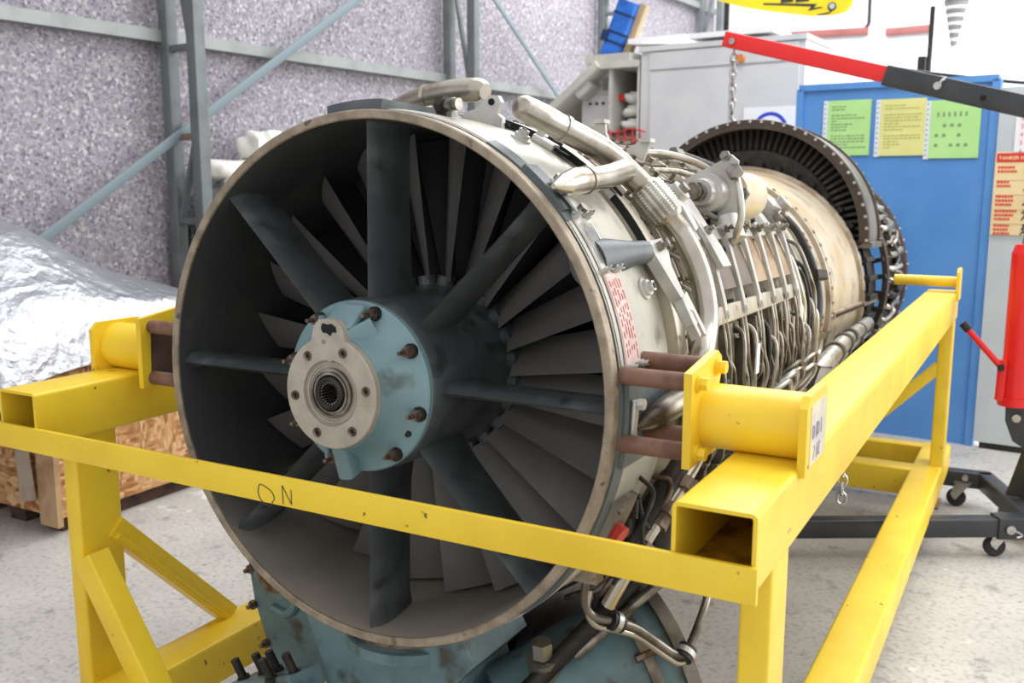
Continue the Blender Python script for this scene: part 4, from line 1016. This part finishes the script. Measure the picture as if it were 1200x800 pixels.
MB().tube([pc - ax_ * .056, pc - ax_ * .057], .012, 16).build('port_bore', BLACK, pu)
MB().tube([pc - ax_ * .055, pc - ax_ * .09], .017, 14).tube([pc - ax_ * .07, pc - ax_ * .08], .021, 6).build('inlet_fitting', GEARM, pu)
MB().tube([pc + Vector((.055, -.02, .04)), pc + Vector((.07, -.04, 0)), pc + Vector((.075, -.04, -.05)), pc + Vector((.055, -.02, -.095)), pc + Vector((.03, .03, -.11))], .0075, 10, per=6).build('delivery_tube', SILV, pu)
MB().tube([pc + Vector((.055, -.02, .04)), pc + Vector((.055, -.04, .045))], .016, 6).build('banjo_union', GEARM, pu)
MB().tube([pc + Vector((.03, 0, -.05)), pc + Vector((.05, -.01, -.095))], .030, 20).build('lower_housing', LGREY, pu)
MB().hexbolt(pc + Vector((.07, -.008, .0)), (0, -1, 0), .013, .012, .012, .006).build('flange_bolt', GEARM, pu)
MB().hexbolt(pc + Vector((0.03, -.008, .075)), (0, -1, 0), .011, .01, .01, .005).build('flange_bolt', GEARM, pu)
# support arm left of it
e = eb(MB().bar(P(50, .498, .45), P(57.5, .488, .47), .034, .012, .004, up=P(54, 1, 0)), 'support_arm', LGREY)
MB().tube([P(49.4, .485, .45), P(49.4, .515, .45)], .020, 18).build('arm_eye', LGREY, e); MB().hexbolt(P(49.4, .515, .45), P(49, 1, 0), .011, .01).build('eye_bolt', GEARM, e)
e = eb(MB().prism([(-.03, .05), (.02, .05), (.035, -.06), (.025, -.10), (-.03, -.10), (-.02, -.03)], P(56, .492, .50), (0, 1, 0), (-math.cos(rad(56)), 0, math.sin(rad(56))), .010), 'side_bracket', LGREY, smooth=False); fixn(e)
# clutter of small tubes under the fuel control
rn = random.Random(21)
for i in range(12):
    a0 = rn.uniform(53, 58); y0 = rn.uniform(.56, .86)
    eb(MB().tube([P(a0, rn.uniform(.46, .50), y0), P(a0 + rn.uniform(-4, 3), rn.uniform(.48, .51), y0 + rn.uniform(.02, .07)), P(a0 + rn.uniform(-2, 4), rn.uniform(.46, .49), y0 + rn.uniform(.08, .14))], rn.choice((.004, .006, .007)), 8, per=5), 'small_pipe', rn.choice((DARKM, PIPED, SILV, RUBB)))
# upper-side fuel pipes along the spine
for (a0, r0, y0, a1, y1, r, m) in ((24, .462, .74, 30, 1.2, .009, PIPE), (36, .466, .6, 40, .95, .006, ROD)):
    eb(MB().tube([P(a0, r0, y0), P(a0 + (a1 - a0) * .3, r0 + .01, y0 + (y1 - y0) * .35), P(a0 + (a1 - a0) * .7, r0 + .006, y0 + (y1 - y0) * .7), P(a1, r0 - .01, y1)], r, 10, per=6), 'fuel_pipe', m)

# ------------------------------------------------------------------ hot section
eb(MB().lathe([(.412, 1.28), (.418, 1.31), (.420, 1.5), (.418, 1.79)], NR), 'combustion_casing', CASEL)
for y, r, w, m in ((1.235, .444, .016, LGREY), (1.30, .436, .02, LGREY), (1.345, .430, .012, BURNG), (1.385, .434, .008, BURNG), (1.425, .430, .008, BURNG), (1.56, .426, .010, HOTG)):
    ribring(y, r, w, m, .415, 'casing_flange')
fl1 = eb(MB().lathe([(.416, 1.775), (.432, 1.777), (.434, 1.78), (.434, 1.805), (.431, 1.808), (.424, 1.808)], NR), 'bolted_flange', HOTG)
eb(MB().lathe([(.424, 1.806), (.426, 1.83), (.442, 2.22), (.446, 2.235)], NR), 'cream_cone', HOTC)
fl2 = eb(MB().lathe([(.446, 2.233), (.459, 2.236), (.461, 2.239), (.461, 2.262), (.458, 2.265), (.43, 2.266)], NR), 'bolted_flange', HOTG)
bm1 = MB(); bm2 = MB()
for i in range(60):
    a = 3 + i * 6; n = P(a, 1, 0)
    bm1.tube([P(a, .4335, 1.792), P(a, .4385, 1.792)], .0062, 8)
    bm2.tube([P(a, .4605, 2.25), P(a, .4625, 2.25)], .0066, 8)
stuff(bm1.build('flange_bolt', ZINC, fl1)); stuff(bm2.build('flange_hole', BLACK, fl2))
e = eb(MB().bar(P(92.5, .436, 1.80), P(92.5, .462, 2.62), .022, .014, .003, up=P(92, 1, 0)), 'axial_rail', HOTG)
bm3 = MB()
for i in range(13):
    y = 1.82 + i * .034; bm3.tube([P(92.5, .443 + (y - 1.8) * .032, y), P(92.5, .450 + (y - 1.8) * .032, y)], .005, 6)
stuff(bm3.build('rail_bolt', BURN, e))
eb(MB().bar(P(91, .452, 1.17), P(89, .446, 1.46), .03, .02, .004, up=P(90, 1, 0)), 'axial_rail', LGREY)
# igniter, boxes and hoses on the combustion casing
e = eb(MB().bar(P(44, .440, 1.40), P(46, .440, 1.47), .035, .035, .004, up=P(45, 1, 0)), 'igniter_box', LGREY)
MB().tube([P(46.5, .45, 1.5), P(46.5, .475, 1.5)], .025, 16).build('igniter_cap', SILV, e)
MB().bar(P(50, .44, 1.42), P(52, .44, 1.48), .02, .02, .003, up=P(51, 1, 0)).build('igniter_union', GEARM, e)
e = eb(MB().bar(P(30, .43, 1.42), P(35, .43, 1.43), .06, .03, .004, up=P(32, 1, 0)), 'thermocouple_box', BURN)
for a, y in ((56, 1.62), (60, 1.65), (95, 1.66)):
    e = eb(MB().lathe([(.421, y - .02), (.4265, y - .02), (.4265, y + .05), (.421, y + .05)], 6, a0=a - 4, a1=a + 4, closed=True), 'riveted_patch', mat('rosy_patch', (176, 140, 120), .5, .3, (160, 128, 110), 30))
    q = MB()
    for k in range(6): q.tube([P(a - 3 + (k % 3) * 3, .426, y - .008 + (k // 3) * .035), P(a - 3 + (k % 3) * 3, .429, y - .008 + (k // 3) * .035)], .004, 6)
    stuff(q.build('patch_rivet', BURN, e))
h1 = [P(22, .47, 1.02), P(28, .462, 1.22), P(36, .458, 1.30), P(41, .45, 1.33)]
e = eb(MB().tube(h1, .0115, 14, per=8), 'flexible_hose', RUBB)
for k, q in ((0, 1), (3, 2)): MB().tube([h1[k].lerp(h1[q], -.05), h1[k].lerp(h1[q], .12)], .015, 6).build('hose_nut', GEARM, e)
h2 = [P(50, .448, 1.46), P(56, .448, 1.50), P(62, .446, 1.515), P(70, .446, 1.52), P(78, .448, 1.515), P(86, .452, 1.49), P(95, .452, 1.45), P(104, .45, 1.40)]
e = eb(MB().tube(h2, .0115, 14, per=8), 'flexible_hose', RUBB)
for k, q in ((0, 1), (7, 6)): MB().tube([h2[k].lerp(h2[q], -.05), h2[k].lerp(h2[q], .12)], .015, 6).build('hose_nut', GEARM, e)
MB().bar(P(74, .446, 1.50), P(75, .46, 1.56), .03, .03, .006, up=P(75, 1, 0)).build('hose_clip', DARKM, e)
# silver kinked tubes
s1 = [P(66, .452, 1.17), P(71, .454, 1.175), P(76, .455, 1.18), P(80, .456, 1.16), P(85, .466, 1.15), P(90, .468, 1.20), P(96, .466, 1.28), P(101, .464, 1.27), P(106, .462, 1.20), P(112, .462, 1.10)]
e = eb(MB().tube(s1, .0062, 10, per=5), 'kinked_tube', SILV)
MB().bar(P(60, .45, 1.18), P(66.5, .45, 1.18), .032, .024, .006, up=P(63, 1, 0)).build('tube_union', LGREY, e)
MB().tube([P(66, .452, 1.175), P(68.5, .453, 1.175)], .011, 6).build('tube_nut', DARKM, e)
for i, (a, y) in enumerate(((96, 1.52), (97, 1.60))):
    eb(MB().tube([P(a, .445, y), P(a + 6, .452, y - .01), P(a + 10, .455, y - .06), P(a + 14, .455, y - .14), P(a + 18, .45, y - .26)], .0072, 10, per=6), 'kinked_tube', SILV)
    eb(MB().tube([P(a - .4, .444, y), P(a + 1.6, .447, y)], .013, 8), 'tube_nut', GEARM)
# many hoop pipes around the lower right side
rn = random.Random(4)
for i in range(20):
    y = 1.12 + (i % 10) * .032 + rn.uniform(-.008, .008); r = .445 + rn.uniform(0, .02); a0 = rn.uniform(58, 74) if i < 10 else rn.uniform(76, 88)
    eb(MB().tube([P(a0, r - .018, y), P(a0 + 4, r, y), P(a0 + 14, r + .004, y), P(a0 + 22, r + .004, y + rn.uniform(-.02, .02)), P(a0 + 34, r, y + rn.uniform(-.03, .03)), P(118, r - .005, y - rn.uniform(0, .05))], rn.choice((.0045, .006, .0075)), 8, per=5), 'hoop_pipe', rn.choice((PIPED, ROD, RIB, DARKM)))
for i in range(16):
    y = .40 + i * .055 + rn.uniform(-.01, .01); a0 = rn.uniform(80, 92); r = .476 + rn.uniform(-.006, .012)
    eb(MB().tube([P(a0, r - .03, y), P(a0 + 3, r, y), P(a0 + 12, r + .006, y + rn.uniform(-.02, .02)), P(a0 + 20, r, y + rn.uniform(-.03, .03)), P(124, r - .01, y)], rn.choice((.004, .0055)), 8, per=5), 'hoop_pipe', rn.choice((PIPED, DARKM, ROD)))
# looped wires and fittings low on the right
for i in range(7):
    a = rn.uniform(98, 106); y = rn.uniform(.78, 1.15)
    eb(MB().tube([P(a, .47, y), P(a - 4, .50, y + .02), P(a - 5, .51, y + .07), P(a - 1, .505, y + .12), P(a + 5, .49, y + .10), P(a + 7, .48, y + .03)], rn.choice((.005, .0065)), 8, per=6), 'looped_tube', rn.choice((SILV, PIPE, PIPED)))
# tube manifold along the lower right of the exhaust cone
mf = [P(112, .485, 1.36), P(106, .487, 1.52), P(103.5, .486, 1.66), P(102, .484, 1.80), P(101, .483, 2.0), P(100, .483, 2.25)]
e = eb(MB().tube(mf[:4], .026, 18, per=6), 'air_manifold', SILV)
eb(MB().tube(mf[3:], .022, 18, per=5), 'air_manifold', SILV)
for k in (0, 2, 3): MB().tube([mf[k] - Vector((0, .014, 0)), mf[k] + Vector((0, .014, 0))], .031, 18).build('manifold_band', PIPED, e)
e2 = eb(MB().tube([P(109, .482, 1.62), P(107, .484, 1.80), P(105, .482, 2.0), P(104, .48, 2.3)], .019, 16, per=5), 'air_manifold', SILV)
for y, a in ((1.72, 108), (1.86, 106.3), (2.08, 104.7)): MB().tube([P(a, .484, y - .014), P(a, .484, y + .014)], .024, 16).build('manifold_band', PIPED, e2)
for y in (1.9, 2.08, 2.22): eb(MB().tube([P(101, .483, y - .012), P(101, .483, y + .012)], .026, 16), 'manifold_band', PIPED)
eb(MB().tube([P(112, .49, 1.36), P(117, .50, 1.34), P(124, .50, 1.33)], .028, 18, per=4), 'air_manifold', LGREY)
e = eb(MB().bar(P(107.5, .50, 1.33), P(108.5, .515, 1.43), .09, .012, .012, up=P(106, 1, 0)), 'manifold_bracket', LGREY)
# open vane stage behind the cream cone
eb(MB().lathe([(.436, 2.262), (.448, 2.262), (.448, 2.275), (.436, 2.275)], 90, closed=True), 'stator_hoop', BURN)
eb(MB().lathe([(.442, 2.40), (.452, 2.40), (.455, 2.41), (.455, 2.55), (.442, 2.55)], 90, closed=True), 'turbine_case', DARKM)
g0 = eb(MB().bar((0, 2.27, .440), (0, 2.405, .446), .020, .075, .003, up=(0, 0, 1)), 'stator_vane', DARKM)
for i in range(1, 44): dup(g0, en, (0, rad(i * 360 / 44), 0))
g1_ = eb(MB().bar((0, 2.515, .458), (0, 2.552, .459), .017, .075, .003, up=(0, 0, 1)), 'outlet_vane', DARKM)
for i in range(1, 48): dup(g1_, en, (0, rad(i * 360 / 48), 0))
# raised dark half casing over the vanes
DZ = .197
hc = eb(MB().lathe([(.398, 2.40), (.398, 2.30), (.398, 2.262), (.430, 2.262), (.432, 2.266), (.432, 2.283), (.420, 2.286), (.418, 2.30), (.424, 2.50), (.434, 2.505), (.434, 2.525), (.420, 2.53), (.400, 2.52), (.398, 2.40)], 72, c=(.03, DZ), a0=-92, a1=90.5, closed=False), 'half_casing', BURN)
MB().lathe([(.4215, 2.30), (.4265, 2.49), (.4255, 2.492)], 72, c=(.03, DZ), a0=-92, a1=90.5).build('casing_skin', BURNG, hc)
MB().lathe([(.245, 2.30), (.322, 2.296), (.326, 2.30), (.326, 2.40), (.245, 2.40)], 72, c=(.03, DZ), a0=-92, a1=90.5, closed=True).build('inner_shroud', DARKM, hc)
MB().lathe([(.397, 2.31), (.3985, 2.31), (.3985, 2.50), (.397, 2.50)], 72, c=(.03, DZ), a0=-92, a1=90.5, closed=True).build('liner', DARKM, hc)
hb = MB()
for i in range(33):
    a = rad(-90 + i * 5.6)
    o = Vector((.03 + .424 * math.sin(a), 2.262, DZ + .424 * math.cos(a))); hb.tube([o, o + Vector((0, -.004, 0))], .0058, 8)
    o = Vector((.03 + .434 * math.sin(a), 2.515, DZ + .434 * math.cos(a))); n = Vector((math.sin(a), 0, math.cos(a))); hb.tube([o, o + n * .004], .005, 6)
stuff(hb.build('flange_bolt', ZINC, hc))
w0 = fixn(MB().add([(x + .012 * q, y, r) for r in (.322, .402) for (x, y, q) in ((-.020, 2.305, 0), (-.012, 2.30, .3), (.017, 2.372, 0), (.010, 2.380, -.3))], [(0, 1, 5, 4), (1, 2, 6, 5), (2, 3, 7, 6), (3, 0, 4, 7), (3, 2, 1, 0), (4, 5, 6, 7)]).build('nozzle_vane', DARKM, hc, smooth=False))
w0.location = (.03, 0, DZ); w0.rotation_euler = (0, rad(-88), 0)
for i in range(1, 47): dup(w0, hc, (0, rad(-88 + i * 3.85), 0))
MB().box((.03 + .418, 2.40, DZ - .012), (.045, .25, .02)).build('split_flange', BURNG, hc, smooth=False)
MB().box((.03 - .418, 2.40, DZ - .012), (.045, .25, .02)).build('split_flange', BURNG, hc, smooth=False)
# exhaust section
XC = (.045, .045)
eb(MB().lathe([(.436, 2.55), (.455, 2.55), (.457, 2.56), (.457, 2.60), (.445, 2.602), (.442, 2.95), (.470, 2.955), (.476, 2.96), (.476, 3.0), (.46, 3.005), (.432, 3.0), (.432, 2.6)], 96, c=(.04, .04)), 'exhaust_casing', BURN)
xb = MB()
for i in range(60):
    a = rad(i * 6); o = Vector((.04 + .457 * math.sin(a), 2.58, .04 + .457 * math.cos(a))); n = Vector((math.sin(a), 0, math.cos(a))); xb.tube([o, o + n * .006], .0055, 6)
    o = Vector((.04 + .476 * math.sin(a), 2.98, .04 + .476 * math.cos(a))); xb.tube([o, o + n * .005], .006, 6)
stuff(eb(xb, 'flange_bolt', ZINC))
rn = random.Random(9)
def PX(a, r, y): return Vector((.04 + r * math.sin(rad(a)), y, .04 + r * math.cos(rad(a))))
for i in range(34):
    a = 18 + i * 3.1 + rn.uniform(-1, 1); r = .458 + rn.uniform(0, .012)
    if i % 2:
        eb(MB().tube([PX(a, r - .012, 2.62), PX(a + .5, r, 2.64), PX(a + rn.uniform(-2, 2), r + .004, 2.74), PX(a + rn.uniform(-2, 2), r + .002, 2.86), PX(a, r - .008, 2.93)], rn.choice((.007, .010, .012)), 8, per=4), 'exhaust_tube', rn.choice((LGREY, PIPE, BURNG, PIPED, DARKM)))
    else:
        eb(MB().tube([PX(a - 2, r - .01, 2.66 + rn.uniform(0, .2)), PX(a, r + .006, 2.68 + rn.uniform(0, .2)), PX(a + 4, r + .006, 2.66 + rn.uniform(0, .22)), PX(a + 7, r - .01, 2.68 + rn.uniform(0, .2))], rn.choice((.006, .008)), 8, per=4), 'exhaust_tube', rn.choice((SILV, PIPE, DARKM, PIPED)))
for i in range(9):
    a = 24 + i * 11; y = rn.uniform(2.65, 2.85)
    eb(MB().bar(PX(a, .452, y), PX(a + 3, .455, y + .04), .035, .03, .004, up=PX(a, 1, 0)), 'exhaust_bracket', rn.choice((LGREY, BURNG, DARKM)))

# ------------------------------------------------------------------ gearboxes and plumbing below
g1 = eb(MB().prism([(-.475, -.44), (-.42, -.405), (-.30, -.42), (-.235, -.50), (-.232, -.66), (-.30, -.72), (-.38, -.71), (-.425, -.63), (-.455, -.55)], (0, .24, 0), (1, 0, 0), (0, 0, 1), .07), 'left_gearbox', BLUEG); fixn(g1)
p = (-.40, .20, -.475)
MB().cyl((-.395, .206, -.475), (-.395, .196, -.475), .045, 28).build('cover_disc', STUDM, g1)
MB().lathe([(.046, -.010), (.060, -.008), (.060, .006), (.046, .006)], 28, closed=True).build('cover_boss', BLUEG, g1).location = (-.395, .208, -.475)
MB().tube([(-.345, .202, -.50), (-.335, .20, -.53), (-.36, .20, -.56), (-.40, .20, -.555)], .010, 8, per=5).build('cast_rib', BLUEG, g1)
for x, z in ((-.46, -.48), (-.455, -.56), (-.42, -.64), (-.39, -.69)): MB().hexbolt((x, .206, z), (0, -1, 0), .010, .012, .012, .005).build('cover_bolt', STUDM, g1)
MB().cyl((-.225, .19, -.46), (-.225, .19, -.66), .012, 14).build('drain_pipe', STUDM, g1)
g2 = eb(MB().prism([(-.215, -.475), (.14, -.455), (.165, -.50), (.12, -.55), (.07, -.57), (.05, -.85), (-.15, -.85), (-.165, -.59)], (0, .19, 0), (1, 0, 0), (0, 0, 1), .20), 'centre_gearbox', BLUEG); fixn(g2)
MB().lathe([(.10, -.015), (.115, -.013), (.115, .013), (.10, .015)], 40, closed=True).build('flange_ring', STUDM, g2).matrix_local = Matrix.Translation((-.02, .17, -.475)) @ Matrix.Rotation(rad(90), 4, 'X')
MB().lathe([(.118, -.012), (.125, -.010), (.125, .010), (.118, .012)], 40, closed=True).build('lower_ring', BLUEG, g2).matrix_local = Matrix.Translation((-.02, .17, -.507)) @ Matrix.Rotation(rad(90), 4, 'X')
fixn(MB().prism([(-.06, -.70), (.05, -.58), (.06, -.60), (-.02, -.72)], (0, .08, 0), (1, 0, 0), (0, 0, 1), .03).build('web', BLUEG, g2, smooth=False))
g3 = eb(MB().bar((-.36, .08, -.665), (-.17, .04, -.585), .07, .035, .006), 'mount_bracket', BLUEG)
MB().bar((-.27, .05, -.66), (-.15, .0, -.605), .08, .03, .006).build('bracket_step', BLUEG, g3)
for (x, y, z) in ((-.345, .06, -.645), (-.265, .07, -.612), (-.235, .02, -.60), (-.19, .035, -.585), (-.305, .075, -.63)):
    MB().tube([(x, y, z), (x - .016, y - .012, z + .048)], .0085, 10).tube([(x, y, z), (x - .004, y - .003, z + .012)], .013, 6).build('dark_stud', DARKM, g3)
g4 = eb(MB().tube([(.17, .20, -.66), (.30, .33, -.60), (.34, .38, -.582)], [.11, .135, .14], 36), 'accessory_drive', BLUEG)
ax4 = Vector((.13, .13, .058)).normalized()
c4 = Vector((.34, .38, -.582))
MB().tube([c4, c4 + ax4 * .02], .15, 36).build('end_flange', PIPED, g4); MB().tube([c4 + ax4 * .02, c4 + ax4 * .06], .138, 36).build('rear_cover', BLUEG, g4)
MB().tube([c4 + ax4 * .06, c4 + ax4 * .085], .155, 36).build('rear_flange', PIPED, g4)
for k in range(10):
    a = k * PI / 5; x, y, d = MB().frame(ax4); o = c4 + (x * math.cos(a) + y * math.sin(a)) * .147
    MB().tube([o - ax4 * .012, o + ax4 * .03], .008, 6).build('flange_nut', STUDM, g4)
MB().tube([(.25, .21, -.55), (.25, .19, -.50)], .03, 18).tube([(.25, .19, -.50), (.25, .185, -.47)], .02, 6).build('oil_port', GEARM, g4)
MB().tube([(.30, .23, -.58), (.31, .20, -.575)], .034, 20).tube([(.31, .20, -.575), (.312, .18, -.574)], .016, 6).build('side_port', BLUEG, g4)
MB().tube([(.10, .10, -.66), (.19, .14, -.62)], .055, 24).build('front_boss', BLUEG, g4)
MB().tube([(-.02, .22, -.60), (.12, .22, -.56)], .08, 24).build('link_housing', BLUEG, g4)
for (x0, r) in ((.02, .095), (.05, .102), (.08, .095)): MB().tube([(x0, .26, -.585), (x0 + .014, .26, -.58)], r, 28).build('cooling_rib', BLUEG, g4)
eb(MB().tube([(.38, .30, -.37), (.17, .10, -.64)], .017, 14), 'drag_rod', DARKM)
eb(MB().tube([(.43, .31, -.36), (.30, .22, -.50)], .010, 12), 'drag_rod', GEARM)
eb(MB().tube([(.02, .36, -.52), (.10, .62, -.54), (.14, 1.0, -.52)], [.12, .16, .12], 28), 'dark_belly_filler', DARKM)  # added dark body, fills the bright gap to darken the space beneath the engine
eb(MB().lathe([(.44, .26), (.475, .27), (.475, .40), (.44, .42)], 30, a0=124, a1=216, closed=True), 'belly_flange', DARKM)
# hose loop with clamps
hl = [(.340, .17, -.332), (.338, .17, -.371), (.350, .18, -.398), (.385, .20, -.408), (.410, .23, -.426), (.443, .25, -.453), (.468, .27, -.476), (.482, .29, -.479), (.487, .32, -.459), (.492, .36, -.420), (.488, .40, -.399), (.478, .44, -.38)]
eb(MB().tube(hl, .0078, 12, per=6), 'drain_hose', PIPED)
eb(MB().tube([(x + .004, y + .004, z - .017 + .01 * (i > 6)) for i, (x, y, z) in enumerate(hl[:7])] + [(.484, .295, -.492)], .0065, 12, per=6), 'drain_hose', PIPE)
for k, q in ((3, 4), (7, 8)):
    o = Vector(hl[k]); d = (Vector(hl[q]) - o).normalized()
    e = eb(MB().tube([o - d * .012, o + d * .012], .017, 20), 'hose_clamp', RUBB); MB().tube([o - d * .005, o + d * .005], .0185, 20).build('clamp_band', SILV, e)
e = eb(MB().box((.340, .165, -.316), (.055, .03, .026)), 'hose_manifold', RIMM, smooth=False)
# skirt plates and red cap near the rim, lower right
fixn(eb(MB().lathe([(.455, .06), (.459, .062), (.459, .20), (.455, .20)], 14, a0=128, a1=152, closed=True), 'skirt_plate', CASEL))
e = eb(MB().lathe([(.456, .05), (.470, .055), (.470, .13), (.456, .135)], 8, a0=109, a1=119, closed=True), 'latch_plate', COMP)
MB().tube([P(115.5, .468, .085), P(115.5, .486, .082)], .0155, 18).build('red_plug', REDC, e)
for (a, y) in ((110, .06), (118, .12)): MB().hexbolt(P(a, .468, y), P(a, 1, 0), .007, .006).build('latch_bolt', GEARM, e)
# vertical pipework between rim and stand
eb(MB().tube([P(100, .485, .42), P(106, .495, .33), P(112, .498, .26), P(118, .50, .21), P(126, .51, .18), P(134, .53, .17)], .0125, 14, per=6), 'feed_pipe', PIPE)
for a, y, r, s in ((110, .28, .498, .021), (114.5, .236, .499, .024), (116.5, .222, .50, .018), (122, .195, .505, .022)):
    eb(MB().tube([P(a - .9, r, y + .008), P(a + .9, r + .003, y - .008)], s, 8), 'pipe_union', STUDM)
eb(MB().tube([P(104, .478, .30), P(112, .48, .24), P(120, .484, .2), P(130, .50, .2)], .019, 14, per=6), 'feed_pipe', DARKM)
eb(MB().tube([P(118, .50, .27), P(124, .515, .25), P(130, .52, .24)], .03, 18), 'filter_can', DARKM)
rn = random.Random(33)
for i in range(16):
    a = rn.uniform(106, 138); y = rn.uniform(.12, .5)
    eb(MB().tube([P(a, .455, y), P(a + rn.uniform(-3, 3), .485, y + rn.uniform(-.03, .05)), P(a + rn.uniform(2, 8), rn.uniform(.48, .51), y + rn.uniform(-.06, .08)), P(a + rn.uniform(8, 16), rn.uniform(.47, .53), y + rn.uniform(-.05, .1))], rn.choice((.004, .006, .009)), 8, per=5), 'small_pipe', rn.choice((DARKM, PIPED, STUDM, RUBB, PIPE)))
for i in range(10):
    a = rn.uniform(108, 135); y = rn.uniform(.1, .4)
    eb(MB().bar(P(a, .46, y), P(a + rn.uniform(3, 7), .475, y + rn.uniform(-.02, .05)), rn.uniform(.015, .03), .012, .003, up=P(a, 1, 0)), 'small_bracket', rn.choice((COMP, DARKM, PIPED)))
# braided lines hanging beyond the right rail
eb(MB().tube([P(108, .50, 1.0), P(116, .53, .98), P(124, .57, .98), P(131, .63, .98), P(136, .69, .985)], .0105, 12, per=6), 'hanging_line', SILV)
e = eb(MB().tube([P(135.5, .685, .985), P(137, .715, .985)], .019, 8), 'line_nut', STUDM)
eb(MB().tube([P(112, .50, 1.06), P(120, .56, 1.06), P(126, .60, 1.06)], .012, 12, per=4), 'hanging_line', RUBB)
eb(MB().bar((.42, 1.12, -.15), (.61, 1.12, -.155), .02, .008, .002), 'chain_bracket', PIPED)
for k in range(11):
    o = Vector((.60, 1.12, -.172 - k * .0225)); eb(MB().tube([o + Vector((.011 * math.cos(t) * (1 - k % 2), .011 * math.cos(t) * (k % 2), .016 * math.sin(t))) for t in [j * PI / 5 for j in range(10)]], .003, 6, closed=True), 'chain_link', ZINC)
